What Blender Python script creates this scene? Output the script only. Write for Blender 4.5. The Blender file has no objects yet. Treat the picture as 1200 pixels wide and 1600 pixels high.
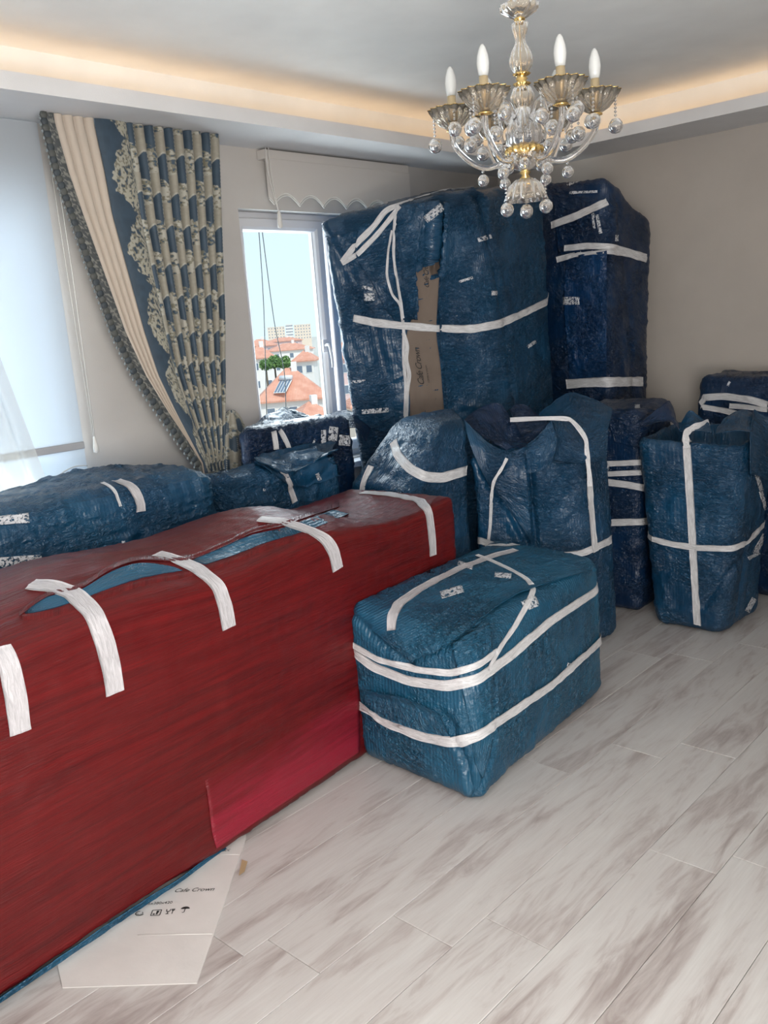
import bpy, math, random
import numpy as np
from mathutils import Vector, Matrix
from mathutils.bvhtree import BVHTree

# ------------------------------------------------------------------ camera, light, exposure
SC = bpy.context.scene
COL = SC.collection
EYE = np.array([0.0, 0.0, 1.6])
RT = np.array([0.67565373, -0.73362168, -0.07274112])
UP = np.array([0.20309006, 0.09036995, 0.97498087])
FW = np.array([0.70869349, 0.67352246, -0.21005007])
FOCAL = 1368.95
cam = bpy.data.objects.new('camera', bpy.data.cameras.new('camera'))
COL.objects.link(cam)
cam.matrix_world = Matrix(((RT[0], UP[0], -FW[0], EYE[0]), (RT[1], UP[1], -FW[1], EYE[1]),
                           (RT[2], UP[2], -FW[2], EYE[2]), (0, 0, 0, 1)))
cam.data.sensor_fit = 'VERTICAL'
cam.data.sensor_height = 24.0
cam.data.lens = 24.0 * FOCAL / 1600
cam.data.clip_start = 0.02
cam.data.clip_end = 2000
SC.camera = cam

world = bpy.data.worlds.new('daylight_sky')
SC.world = world
world.use_nodes = True
wn = world.node_tree
wn.nodes.clear()
w_out = wn.nodes.new('ShaderNodeOutputWorld')
w_bg = wn.nodes.new('ShaderNodeBackground')
w_tc = wn.nodes.new('ShaderNodeTexCoord')
w_sep = wn.nodes.new('ShaderNodeSeparateXYZ')
w_rmp = wn.nodes.new('ShaderNodeValToRGB')
w_rmp.color_ramp.elements[0].position = 0.0
w_rmp.color_ramp.elements[0].color = (0.74, 0.89, 0.98, 1)
w_rmp.color_ramp.elements[1].position = 0.6
w_rmp.color_ramp.elements[1].color = (0.50, 0.72, 0.96, 1)
wn.links.new(w_tc.outputs['Generated'], w_sep.inputs[0])
wn.links.new(w_sep.outputs['Z'], w_rmp.inputs[0])
wn.links.new(w_rmp.outputs[0], w_bg.inputs[0])
wn.links.new(w_bg.outputs[0], w_out.inputs[0])
w_bg.inputs[1].default_value = 1.05

def light(name, kind, loc, target, energy, color=(1, 1, 1), sx=1, sy=1):
    d = bpy.data.lights.new(name, kind)
    o = bpy.data.objects.new(name, d)
    COL.objects.link(o)
    o.location = loc
    o.rotation_euler = (Vector(target) - Vector(loc)).to_track_quat('-Z', 'Y').to_euler()
    d.energy = energy
    d.color = color
    if kind == 'AREA':
        d.shape = 'RECTANGLE'; d.size = sx; d.size_y = sy
    return o

sun = light('sun', 'SUN', (0, -20, 40), (8, 10, 0), 2.5, (1.0, 0.95, 0.86))
sun.data.angle = math.radians(1.0)
# daylight that falls through the big shaded window, and the second window; then an added, unseen fill lamp behind the camera
light('window_daylight', 'AREA', (0.75, 3.98, 1.3), (0.75, 0, 1.5), 160, (0.84, 0.93, 1.0), 2.0, 2.1)
light('side_window_daylight', 'AREA', (3.45, 4.10, 1.6), (3.0, 0, 1.9), 30, (0.86, 0.94, 1.0), 1.2, 1.0)
light('camera_side_fill', 'AREA', (0.5, -0.44, 1.45), (2.2, 3.0, 2.5), 125, (1.0, 0.97, 0.93), 1.7, 1.9)
SC.view_settings.view_transform = 'Standard'
SC.view_settings.look = 'None'
SC.view_settings.gamma = 1
SC.view_settings.use_curve_mapping = False
SC.view_settings.exposure = 0.25
SC.cycles.max_bounces = 10
SC.cycles.transparent_max_bounces = 16
SC.cycles.transmission_bounces = 8
SC.cycles.caustics_refractive = False
SC.cycles.caustics_reflective = False
SC.cycles.sample_clamp_indirect = 6

# ------------------------------------------------------------------ measuring the photograph
def ray(px, py):
    return RT * (px - 600) / FOCAL - UP * (py - 800) / FOCAL + FW
def on_z(px, py, z=0.0):
    d = ray(px, py); return EYE + d * ((z - EYE[2]) / d[2])
def on_y(px, py, y):
    d = ray(px, py); return EYE + d * (y / d[1])
def on_x(px, py, x):
    d = ray(px, py); return EYE + d * (x / d[0])
def on_plane(px, py, p0, n):
    d = ray(px, py); n = np.array(n, float)
    return EYE + d * (np.dot(np.array(p0, float) - EYE, n) / np.dot(d, n))

# ------------------------------------------------------------------ noise
def _h(ix, iy, iz, s):
    n = (ix * 374761393 + iy * 668265263 + iz * 2147483647 + s * 974634777) & 0xffffffff
    n = ((n ^ (n >> 13)) * 1274126177) & 0xffffffff
    n = ((n ^ (n >> 16)) * 2246822519) & 0xffffffff
    return ((n ^ (n >> 15)) & 0xffffff) / float(0xffffff) * 2 - 1
def vnoise(P, s=0):
    P = np.asarray(P, float); F = np.floor(P).astype(np.int64); f = P - F
    f = f * f * f * (f * (f * 6 - 15) + 10)
    r = 0
    for a in (0, 1):
        wa = f[:, 0] if a else 1 - f[:, 0]
        for b in (0, 1):
            wb = f[:, 1] if b else 1 - f[:, 1]
            for c in (0, 1):
                wc = f[:, 2] if c else 1 - f[:, 2]
                r = r + wa * wb * wc * _h(F[:, 0] + a, F[:, 1] + b, F[:, 2] + c, s)
    return r
def fbm(P, sc, s=0, o=3):
    r = 0; a = 1.0; t = 0
    for i in range(o):
        r = r + a * vnoise(np.asarray(P) * sc * (2 ** i) + 17.3 * i + 5.1, s + i); t += a; a *= .5
    return r / t
def ridge(P, sc, s=0):
    return 1 - np.abs(fbm(P, sc, s, 2)) * 2.6

# ------------------------------------------------------------------ materials
MATS = {}
class N:
    def __init__(s, name):
        s.m = bpy.data.materials.new(name); s.m.use_nodes = True
        s.t = s.m.node_tree; s.t.nodes.clear()
        s.out = s.a('ShaderNodeOutputMaterial'); MATS[name] = s.m
    def a(s, k, **kw):
        n = s.t.nodes.new(k)
        for q, v in kw.items():
            if q.startswith('i_'):
                key = q[2:].replace('_', ' ')
                n.inputs[key].default_value = v
            else: setattr(n, q, v)
        return n
    def l(s, a, b): s.t.links.new(a, b)
    def bsdf(s, col=None, rough=.5, **kw):
        b = s.a('ShaderNodeBsdfPrincipled')
        if col is not None: b.inputs['Base Color'].default_value = (*col, 1)
        b.inputs['Roughness'].default_value = rough
        for q, v in kw.items(): b.inputs[q.replace('_', ' ')].default_value = v
        s.l(b.outputs[0], s.out.inputs[0]); s.b = b
        return b
    def uv(s, sc=(1, 1, 1), rot=0, obj=False):
        t = s.a('ShaderNodeTexCoord'); m = s.a('ShaderNodeMapping')
        m.inputs['Scale'].default_value = sc; m.inputs['Rotation'].default_value = (0, 0, rot)
        s.l(t.outputs['Object' if obj else 'UV'], m.inputs[0]); return m.outputs[0]
    def noise(s, vec, scale, detail=3, dist=0., rough=.5):
        n = s.a('ShaderNodeTexNoise'); n.inputs['Scale'].default_value = scale
        n.inputs['Detail'].default_value = detail; n.inputs['Distortion'].default_value = dist
        n.inputs['Roughness'].default_value = rough
        s.l(vec, n.inputs['Vector']); return n.outputs['Fac']
    def ramp(s, fac, stops):
        r = s.a('ShaderNodeValToRGB'); e = r.color_ramp.elements
        while len(e) < len(stops): e.new(0.5)
        for i, (p, c) in enumerate(stops):
            e[i].position = p; e[i].color = (*c, 1) if len(c) == 3 else c
        s.l(fac, r.inputs[0]); return r.outputs[0]
    def math(s, op, a, b=None, c=None):
        n = s.a('ShaderNodeMath', operation=op)
        for i, v in enumerate((a, b, c)):
            if v is None: continue
            if isinstance(v, (int, float)): n.inputs[i].default_value = v
            else: s.l(v, n.inputs[i])
        return n.outputs[0]
    def bump(s, h, dist, strength=1., prev=None):
        b = s.a('ShaderNodeBump'); b.inputs['Distance'].default_value = dist
        b.inputs['Strength'].default_value = strength
        s.l(h, b.inputs['Height'])
        if prev is not None: s.l(prev, b.inputs['Normal'])
        return b.outputs[0]

def plain(name, col, rough=.5, **kw):
    n = N(name); n.bsdf(col, rough, **kw); return n.m

def blue_mat(name, c1, c2, rough=.3, crk=1.0, rib=0.0, seed=0.0):
    n = N(name); b = n.bsdf(c2, rough, IOR=1.45)
    b.inputs['Specular IOR Level'].default_value = .30
    b.inputs['Coat Weight'].default_value = .60; b.inputs['Coat Roughness'].default_value = .11
    v = n.uv(); vo = n.uv(obj=True)
    big = n.noise(vo, 3.1 + seed, 3); n.l(n.ramp(big, [(.3, c1), (.7, c2)]), b.inputs['Base Color'])
    mask = n.ramp(n.noise(vo, 4.3 + seed, 2), [(.38, (.06,) * 3), (.66, (1,) * 3)])
    vv = n.uv((1.0, 1.7, 1))
    crack = n.noise(vv, 32, 3, 1.6, .5)
    cr = n.math('ABSOLUTE', n.math('SUBTRACT', crack, .5))
    vor = n.a('ShaderNodeTexVoronoi', feature='SMOOTH_F1'); vor.inputs['Scale'].default_value = 42
    vor.inputs['Smoothness'].default_value = .6
    n.l(vv, vor.inputs['Vector'])
    h = n.math('MULTIPLY', n.math('ADD', n.math('MULTIPLY', cr, 2.2), n.math('MULTIPLY', vor.outputs['Distance'], .8)), mask)
    fine = n.noise(n.uv((1, .25, 1)), 260, 2)
    h = n.math('ADD', n.math('MULTIPLY', h, crk), n.math('MULTIPLY', fine, .05))
    wv = n.a('ShaderNodeTexWave', wave_type='BANDS', bands_direction='X'); wv.inputs['Scale'].default_value = 22
    wv.inputs['Distortion'].default_value = 1.2; wv.inputs['Detail'].default_value = 2
    n.l(v, wv.inputs['Vector'])
    h = n.math('ADD', h, n.math('MULTIPLY', wv.outputs['Fac'], .03 + rib * .5))
    nb = n.bump(h, .017, 1.0); n.l(nb, b.inputs['Normal']); n.l(nb, b.inputs['Coat Normal'])
    rr = n.math('MULTIPLY_ADD', n.noise(vo, 9, 2), .20, rough + .02)
    n.l(rr, b.inputs['Roughness'])
    return n.m

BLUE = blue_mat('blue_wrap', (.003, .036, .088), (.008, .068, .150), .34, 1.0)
BLUE_LIT = blue_mat('blue_wrap_lit', (.006, .062, .125), (.012, .100, .185), .36, .9, .05, .7)  # the wrap where light falls on it, brightness put into the colour
BLUE_SHADED = blue_mat('blue_wrap_shaded', (.002, .013, .044), (.003, .028, .085), .30, 1.0, .0, 1.3)  # same wrap for packs and folds in shade, the shade put into the colour
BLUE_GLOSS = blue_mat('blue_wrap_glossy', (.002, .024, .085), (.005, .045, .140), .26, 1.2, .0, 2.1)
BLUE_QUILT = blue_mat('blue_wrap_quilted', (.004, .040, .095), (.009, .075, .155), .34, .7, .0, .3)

def red_mat(name, c1, c2, rough=.32, fade=False):
    n = N(name); b = n.bsdf(c1, .48, IOR=1.48); b.inputs['Specular IOR Level'].default_value = .14
    b.inputs['Coat Weight'].default_value = .45; b.inputs['Coat Roughness'].default_value = .10
    s1 = n.noise(n.uv((.9, 16, 1), .06), 3.0, 4, .5)
    s2 = n.noise(n.uv((1.0, 60, 1), -.05), 4.0, 3, .3)
    f = n.math('ADD', n.math('MULTIPLY', s1, .75), n.math('MULTIPLY', s2, .25))
    n.l(n.ramp(f, [(.32, c1), (.68, c2)]), b.inputs['Base Color'])
    s3 = n.noise(n.uv((1.5, 42, 1), .10), 5.0, 4, .8)
    s4 = n.noise(n.uv((.5, 6, 1), .16), 4.0, 3, .5)
    h = n.math('ADD', n.math('MULTIPLY', s3, .5), s4)
    nb = n.bump(h, .008, .7); n.l(nb, b.inputs['Normal']); n.l(nb, b.inputs['Coat Normal'])
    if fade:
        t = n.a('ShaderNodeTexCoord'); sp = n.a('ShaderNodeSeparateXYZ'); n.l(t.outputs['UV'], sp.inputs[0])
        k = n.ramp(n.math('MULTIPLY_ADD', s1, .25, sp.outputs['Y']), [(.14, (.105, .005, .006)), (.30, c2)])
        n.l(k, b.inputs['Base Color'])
    return n.m
RED = red_mat('red_film', (.070, .0035, .0045), (.140, .006, .007))
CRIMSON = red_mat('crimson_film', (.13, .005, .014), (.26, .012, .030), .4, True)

def tape_mat(name, col, alpha, rough=.38):
    n = N(name); b = n.bsdf(col, rough); v = n.uv()
    w = n.noise(n.uv((26, 4, 1)), 6, 4, 1.0); w2 = n.noise(v, 160, 2)
    n.l(n.bump(n.math('ADD', w, n.math('MULTIPLY', w2, .3)), .004, .8), b.inputs['Normal'])
    n.l(n.ramp(w, [(.3, tuple(c * .72 for c in col)), (.65, col)]), b.inputs['Base Color'])
    b.inputs['Alpha'].default_value = alpha
    return n.m
TAPE = tape_mat('white_tape', (.74, .74, .76), 1.0)
def scrap_mat():
    n = N('torn_tape_scraps'); b = n.bsdf((.62, .64, .68), .35); v = n.uv(obj=True)
    a = n.noise(v, 95, 3, .8); n.l(n.ramp(a, [(.44, (0, 0, 0)), (.50, (1, 1, 1))]), b.inputs['Alpha'])
    n.l(n.bump(n.noise(v, 200, 2), .004, .7), b.inputs['Normal']); return n.m
SCRAP = scrap_mat()
TAPE_THIN = tape_mat('clear_packing_tape', (.74, .72, .75), .74)

def wall_mat(name, col, sc=4.):
    n = N(name); b = n.bsdf(col, .75); v = n.uv(obj=True)
    n.l(n.ramp(n.noise(v, sc, 3), [(.3, tuple(c * .96 for c in col)), (.7, tuple(min(1, c * 1.04) for c in col))]), b.inputs['Base Color'])
    n.l(n.bump(n.noise(v, 220, 3), .0008, .5), b.inputs['Normal']); return n.m
WALL = wall_mat('wall_paint', (.56, .53, .50))
WALL_R = wall_mat('beige_wall_paint', (.50, .455, .41))
CEIL = wall_mat('ceiling_paint', (.86, .87, .86))
FASCIA = wall_mat('soffit_paint', (.74, .74, .75))

def floor_mat():
    n = N('marbled_laminate'); b = n.bsdf((.6, .57, .55), .38)
    oi = n.a('ShaderNodeObjectInfo'); t = n.a('ShaderNodeTexCoord'); m = n.a('ShaderNodeMapping')
    cmb = n.a('ShaderNodeCombineXYZ')
    n.l(n.math('MULTIPLY', oi.outputs['Random'], 37), cmb.inputs[0]); n.l(n.math('MULTIPLY', oi.outputs['Random'], 91), cmb.inputs[1])
    n.l(t.outputs['Object'], m.inputs[0]); n.l(cmb.outputs[0], m.inputs['Location'])
    m.inputs['Rotation'].default_value = (0, 0, .12); m.inputs['Scale'].default_value = (.75, 4.4, 1)
    f = n.noise(m.outputs[0], 1.5, 5, .9, .55); g = n.noise(m.outputs[0], 4.5, 5, 1.6, .6)
    fg = n.math('ADD', n.math('MULTIPLY', f, .6), n.math('MULTIPLY', g, .4))
    vein = n.ramp(fg, [(.34, (.34, .295, .28)), (.43, (.46, .42, .405)), (.50, (.555, .53, .515)), (.64, (.60, .585, .57))])
    m2 = n.a('ShaderNodeMapping'); m2.inputs['Scale'].default_value = (2, 60, 1); n.l(t.outputs['Object'], m2.inputs[0])
    fine = n.ramp(n.noise(m2.outputs[0], 3, 3), [(.3, (.93, .93, .93)), (.7, (1, 1, 1))])
    mx = n.a('ShaderNodeMixRGB', blend_type='MULTIPLY'); mx.inputs[0].default_value = 1
    n.l(vein, mx.inputs[1]); n.l(fine, mx.inputs[2]); n.l(mx.outputs[0], b.inputs['Base Color'])
    n.l(n.bump(n.noise(m2.outputs[0], 3, 3), .0006, .4), b.inputs['Normal'])
    n.l(n.math('MULTIPLY_ADD', fg, .2, .33), b.inputs['Roughness'])
    return n.m
PLANK = floor_mat()
SUBFLOOR = plain('subfloor', (.16, .14, .13), .8)

def cardboard(name, c):
    n = N(name); b = n.bsdf(c, .8); v = n.uv(obj=True)
    n.l(n.ramp(n.noise(v, 9, 4), [(.3, tuple(q * .9 for q in c)), (.7, c)]), b.inputs['Base Color'])
    n.l(n.bump(n.noise(v, 90, 3), .001, .4), b.inputs['Normal']); return n.m
CARD_WHITE = cardboard('pale_cardboard', (.70, .675, .655))
CARD_BROWN = cardboard('brown_cardboard', (.20, .155, .125))
INK = plain('black_ink', (.02, .02, .02), .7)
PVC = plain('white_window_plastic', (.70, .70, .72), .35)
GREY_TRIM = plain('grey_gasket', (.12, .12, .14), .6)
CORD_W = plain('white_cord', (.72, .70, .66), .6)
CORD_D = plain('dark_cord', (.05, .06, .06), .6)

def attr_mat(name, rough=.75, sheen=.0, bump=.0):
    n = N(name); b = n.bsdf((.5,) * 3, rough)
    a = n.a('ShaderNodeAttribute'); a.attribute_name = 'Col'; n.l(a.outputs['Color'], b.inputs['Base Color'])
    b.inputs['Sheen Weight'].default_value = sheen
    n.l(n.bump(n.noise(n.uv((1, 1, 1)), 500, 2), .0006, .5), b.inputs['Normal']); return n.m
DAMASK = attr_mat('damask_fabric', .6, .2)
TRIM = attr_mat('beaded_trim', .6)

def cloth_trans(name, col, tr, alpha=1.0):
    n = N(name); d = n.a('ShaderNodeBsdfDiffuse'); t = n.a('ShaderNodeBsdfTranslucent'); m = n.a('ShaderNodeMixShader')
    d.inputs[0].default_value = (*col, 1); t.inputs[0].default_value = (*col, 1); m.inputs[0].default_value = tr
    n.l(d.outputs[0], m.inputs[1]); n.l(t.outputs[0], m.inputs[2]); last = m.outputs[0]
    if alpha < 1:
        x = n.a('ShaderNodeBsdfTransparent'); m2 = n.a('ShaderNodeMixShader'); m2.inputs[0].default_value = alpha
        n.l(x.outputs[0], m2.inputs[1]); n.l(last, m2.inputs[2]); last = m2.outputs[0]
    n.l(last, n.out.inputs[0]); return n.m
BLIND = cloth_trans('blind_fabric', (.60, .64, .68), .40)
VALANCE = cloth_trans('valance_fabric', (.72, .68, .64), .2)
SHEER = cloth_trans('sheer_fabric', (.85, .83, .78), .5, .55)
CREAM = cloth_trans('cream_satin', (.62, .54, .46), .12)

def pane_mat():
    n = N('window_glass'); t = n.a('ShaderNodeBsdfTransparent'); g = n.a('ShaderNodeBsdfGlossy'); m = n.a('ShaderNodeMixShader')
    t.inputs[0].default_value = (.96, .98, .98, 1); g.inputs['Roughness'].default_value = .02
    f = n.a('ShaderNodeLayerWeight'); f.inputs[0].default_value = .5
    n.l(n.math('MULTIPLY_ADD', n.math('POWER', f.outputs['Facing'], 5.0), .5, .02), m.inputs[0]); n.l(t.outputs[0], m.inputs[1]); n.l(g.outputs[0], m.inputs[2]); n.l(m.outputs[0], n.out.inputs[0])
    return n.m
GLASS = pane_mat()
CRYSTAL = plain('crystal_glass', (.97, .97, .98), .02, Transmission_Weight=.93, IOR=1.42)
AMBER = plain('amber_glass', (1.0, .90, .76), .04, Transmission_Weight=.90, IOR=1.42)
GOLD = plain('gold_metal', (.80, .56, .22), .22, Metallic=1.0)
SLEEVE = plain('champagne_sleeve', (.62, .49, .30), .4, Metallic=.35)
BULB = plain('frosted_bulb', (.66, .67, .66), .25)
def emis(name, col, s):
    n = N(name); e = n.a('ShaderNodeEmission'); e.inputs[0].default_value = (*col, 1); e.inputs[1].default_value = s
    n.l(e.outputs[0], n.out.inputs[0]); return n.m
LED = emis('warm_led_strip', (1.0, .60, .28), 4.6)

# ------------------------------------------------------------------ objects
def mesh(name, V, F, mat, parent=None, smooth=True, uv=None, col=None):
    V = np.asarray(V, np.float32)
    me = bpy.data.meshes.new(name)
    if isinstance(F, np.ndarray) and F.ndim == 2:
        me.vertices.add(len(V)); me.vertices.foreach_set('co', V.ravel())
        k = F.shape[1]
        me.loops.add(F.size); me.loops.foreach_set('vertex_index', F.astype(np.int32).ravel())
        me.polygons.add(len(F)); me.polygons.foreach_set('loop_start', np.arange(0, F.size, k, dtype=np.int32))
        me.update(calc_edges=True)
    else:
        me.from_pydata(V.tolist(), [], [list(f) for f in F]); me.update()
    me.validate()
    if uv is not None:
        l = me.uv_layers.new(name='UVMap'); l.data.foreach_set('uv', np.asarray(uv, np.float32).ravel())
    if col is not None:
        a = me.color_attributes.new('Col', 'FLOAT_COLOR', 'POINT')
        c = np.ones((len(V), 4), np.float32); c[:, :3] = col; a.data.foreach_set('color', c.ravel())
    if smooth: me.polygons.foreach_set('use_smooth', np.ones(len(me.polygons), bool))
    if mat: me.materials.append(mat)
    o = bpy.data.objects.new(name, me); COL.objects.link(o)
    if parent is not None: o.parent = parent
    return o
def thing(name, label, cat, loc=(0, 0, 0), group=None):
    o = bpy.data.objects.new(name, None); COL.objects.link(o); o.location = loc
    o.empty_display_size = .1
    o['label'] = label; o['category'] = cat
    if group: o['group'] = group
    return o
def tag(o, label, cat, group=None):
    o['label'] = label; o['category'] = cat
    if group: o['group'] = group
    return o
def struct(o): o['kind'] = 'structure'; return o
def local(V, parent):
    return np.asarray(V, float) - np.array(parent.location) if parent is not None else np.asarray(V, float)
BOXF = [(0, 3, 2, 1), (4, 5, 6, 7), (0, 1, 5, 4), (1, 2, 6, 5), (2, 3, 7, 6), (3, 0, 4, 7)]
def box(name, lo, hi, mat, parent=None, bevel=0., smooth=False):
    (a, b, c), (d, e, f) = lo, hi
    V = [(a, b, c), (d, b, c), (d, e, c), (a, e, c), (a, b, f), (d, b, f), (d, e, f), (a, e, f)]
    o = mesh(name, V, BOXF, mat, parent, smooth)
    if bevel:
        m = o.modifiers.new('bevel', 'BEVEL'); m.width = bevel; m.segments = 2
    return o
def boxes(name, L, mat, parent=None):
    V = []; F = []
    for lo, hi in L:
        (a, b, c), (d, e, f) = lo, hi; k = len(V)
        V += [(a, b, c), (d, b, c), (d, e, c), (a, e, c), (a, b, f), (d, b, f), (d, e, f), (a, e, f)]
        F += [tuple(i + k for i in q) for q in BOXF]
    return mesh(name, V, F, mat, parent, False)
def grid_faces(nu, nv, wrap=False):
    a = np.arange(nv - 1)[:, None] * nu + np.arange(nu - 1)[None, :]
    f = np.stack([a, a + 1, a + nu + 1, a + nu], -1).reshape(-1, 4)
    if wrap:
        b = np.arange(nv - 1) * nu
        g = np.stack([b + nu - 1, b, b + nu, b + 2 * nu - 1], -1); f = np.vstack([f, g])
    return f
def vnormals(V, F):
    n = np.zeros_like(V); A = V[F[:, 2]] - V[F[:, 0]]; B = V[F[:, 3]] - V[F[:, 1]]
    c = np.cross(A, B)
    for k in range(4): np.add.at(n, F[:, k], c)
    return n / (np.linalg.norm(n, axis=1, keepdims=True) + 1e-12)
def lathe(prof, seg=20, flute=0., nf=10):
    th = np.linspace(0, 2 * np.pi, seg, endpoint=False); V = []
    for r, z, *f in prof:
        k = 1 + (f[0] if f else flute) * np.cos(th * nf)
        V.append(np.stack([r * k * np.cos(th), r * k * np.sin(th), np.full(seg, z)], -1))
    V = np.concatenate(V); return V, grid_faces(seg, len(prof), True)
def tubepts(P, rad, seg=8, closed=False):
    P = np.asarray(P, float); n = len(P); T = np.gradient(P, axis=0); T /= np.linalg.norm(T, axis=1, keepdims=True) + 1e-9
    ref = np.array([0, 0, 1.]) if abs(T[0][2]) < .9 else np.array([1., 0, 0])
    V = []; u = np.cross(T[0], ref); u /= np.linalg.norm(u)
    rad = np.broadcast_to(rad, (n,)); th = np.linspace(0, 2 * np.pi, seg, endpoint=False)
    for i in range(n):
        u = u - T[i] * np.dot(u, T[i]); u /= np.linalg.norm(u) + 1e-9; w = np.cross(T[i], u)
        V.append(P[i] + rad[i] * (np.cos(th)[:, None] * u + np.sin(th)[:, None] * w))
    V = np.concatenate(V); F = grid_faces(seg, n, True)
    caps = [tuple(range(seg - 1, -1, -1)), tuple(range((n - 1) * seg, n * seg))]
    return V, [tuple(f) for f in F.tolist()] + caps
def tube(name, P, rad, mat, parent=None, seg=8):
    V, F = tubepts(local(P, parent), rad, seg); return mesh(name, V, F, mat, parent)
def smoothline(P, n):
    P = np.asarray(P, float); t = np.linspace(0, len(P) - 1, n); i = np.clip(t.astype(int), 0, len(P) - 2); f = (t - i)[:, None]
    p0 = P[np.clip(i - 1, 0, len(P) - 1)]; p1 = P[i]; p2 = P[i + 1]; p3 = P[np.clip(i + 2, 0, len(P) - 1)]
    return .5 * ((2 * p1) + (-p0 + p2) * f + (2 * p0 - 5 * p1 + 4 * p2 - p3) * f ** 2 + (-p0 + 3 * p1 - 3 * p2 + p3) * f ** 3)
def smoothstep(a, b, x):
    t = np.clip((x - a) / (b - a), 0, 1); return t * t * (3 - 2 * t)
# ------------------------------------------------------------------ room shell
GX0, GX1, GY0, GY1 = -.55, 5.13, -.55, 3.60
def wall_with_holes(name, x0, x1, holes, y0, y1, z1, mat):
    xs = sorted({x0, x1, *[h[0] for h in holes], *[h[1] for h in holes]}); L = []
    for a, b in zip(xs[:-1], xs[1:]):
        hs = [h for h in holes if h[0] <= a and h[1] >= b]
        if hs:
            h = hs[0]
            if h[2] > 0: L.append(((a, y0, 0), (b, y1, h[2])))
            L.append(((a, y0, h[3]), (b, y1, z1)))
        else: L.append(((a, y0, 0), (b, y1, z1)))
    return struct(boxes(name, L, mat))
wall_with_holes('wall_back', GX0 - .2, GX1 + .25, [(-.1, 1.86, .25, 2.25), (2.90, 4.25, .85, 2.21)], 3.60, 3.86, 2.95, WALL)
struct(box('wall_right', (GX1, GY0 - .2, 0), (GX1 + .2, 3.60, 2.95), WALL_R))
struct(box('wall_left', (GX0 - .2, GY0 - .2, 0), (GX0, 3.60, 2.95), WALL))
struct(box('wall_front', (GX0, GY0 - .2, 0), (GX1, GY0, 2.95), WALL))
struct(box('ceiling', (GX0, GY0, 2.70), (GX1, 3.60, 2.95), CEIL))
# dropped soffit all round with a raised lip that hides the led strip
FX0, FX1, FY0, FY1 = -.05, 4.69, -.1, 3.185
sof = [((GX0, FY1, 2.50), (GX1, 3.60, 2.53)), ((GX0, GY0, 2.50), (GX1, FY0, 2.53)),
       ((FX1, FY0, 2.50), (GX1, FY1, 2.53)), ((GX0, FY0, 2.50), (FX0, FY1, 2.53)),
       ((FX0, FY1 , 2.53), (FX1, FY1 + .018, 2.562)), ((FX1, FY0, 2.53), (FX1 + .018, FY1 + .018, 2.562)),
       ((FX0 - .018, FY0, 2.53), (FX0, FY1 + .018, 2.562)), ((FX0, FY0 - .018, 2.53), (FX1, FY0, 2.562))]
struct(boxes('trim_1', sof, FASCIA))
cw = [((GX0, 3.36, 2.53), (GX1, 3.60, 2.70)), ((4.87, FY0, 2.53), (GX1, 3.36, 2.70)),
      ((GX0, FY0, 2.53), (-.22, 3.36, 2.70)), ((GX0, GY0, 2.53), (GX1, -.28, 2.70))]
struct(boxes('trim_2', cw, CEIL))
ledp = [((FX0, FY1 + .115, 2.531), (FX1 + .12, FY1 + .130, 2.539)), ((FX1 + .120, FY0, 2.531), (FX1 + .135, FY1 + .115, 2.539))]
for i, (lo, hi) in enumerate(ledp):
    tag(box('led_strip', lo, hi, LED), ['warm glowing led strip hidden in the cove over the window wall',
        'warm glowing led strip hidden in the cove over the bare beige wall'][i], 'led strip', 'cove led strips')
struct(box('baseboard_right', (GX1 - .014, GY0, 0), (GX1, 3.60, .08), PVC))
# floor: laminate planks in rows along x
flo = struct(box('floor', (GX0, GY0, -.15), (GX1, GY1, -.012), SUBFLOOR))
rnd = random.Random(5)
PW = .207; PL = 1.22
k0 = int(math.floor((GY0 - 1.10) / PW)); k1 = int(math.ceil((GY1 - 1.10) / PW))
OFF = {0: 1.655, 1: 2.73 , -1: 2.2}
for k in range(k0, k1):
    ya = max(GY0, 1.10 + k * PW); yb = min(GY1, 1.10 + (k + 1) * PW)
    if yb - ya < .01: continue
    x = OFF.get(k, rnd.uniform(0, PL))
    while x > GX0: x -= PL
    while x < GX1:
        a = max(x, GX0); b = min(x + PL, GX1)
        if b - a > .02:
            g = .0007; dz = rnd.uniform(-.0003, .0003)
            cx, cy = (a + b) / 2, (ya + yb) / 2; hx, hy = (b - a) / 2 - g, (yb - ya) / 2 - g
            V = [(-hx, -hy, -.012), (hx, -hy, -.012), (hx, hy, -.012), (-hx, hy, -.012), (-hx, -hy, -.0012), (hx, -hy, -.0012), (hx, hy, -.0012), (-hx, hy, -.0012)]
            q = .0015
            V += [(-hx + q, -hy + q, dz), (hx - q, -hy + q, dz), (hx - q, hy - q, dz), (-hx + q, hy - q, dz)]
            F = [(0, 3, 2, 1), (0, 1, 5, 4), (1, 2, 6, 5), (2, 3, 7, 6), (3, 0, 4, 7), (8, 9, 10, 11), (4, 5, 9, 8), (5, 6, 10, 9), (6, 7, 11, 10), (7, 4, 8, 11)]
            o = mesh('plank', V, F, PLANK, flo, False); o.location = (cx, cy, 0)
        x += PL
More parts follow.
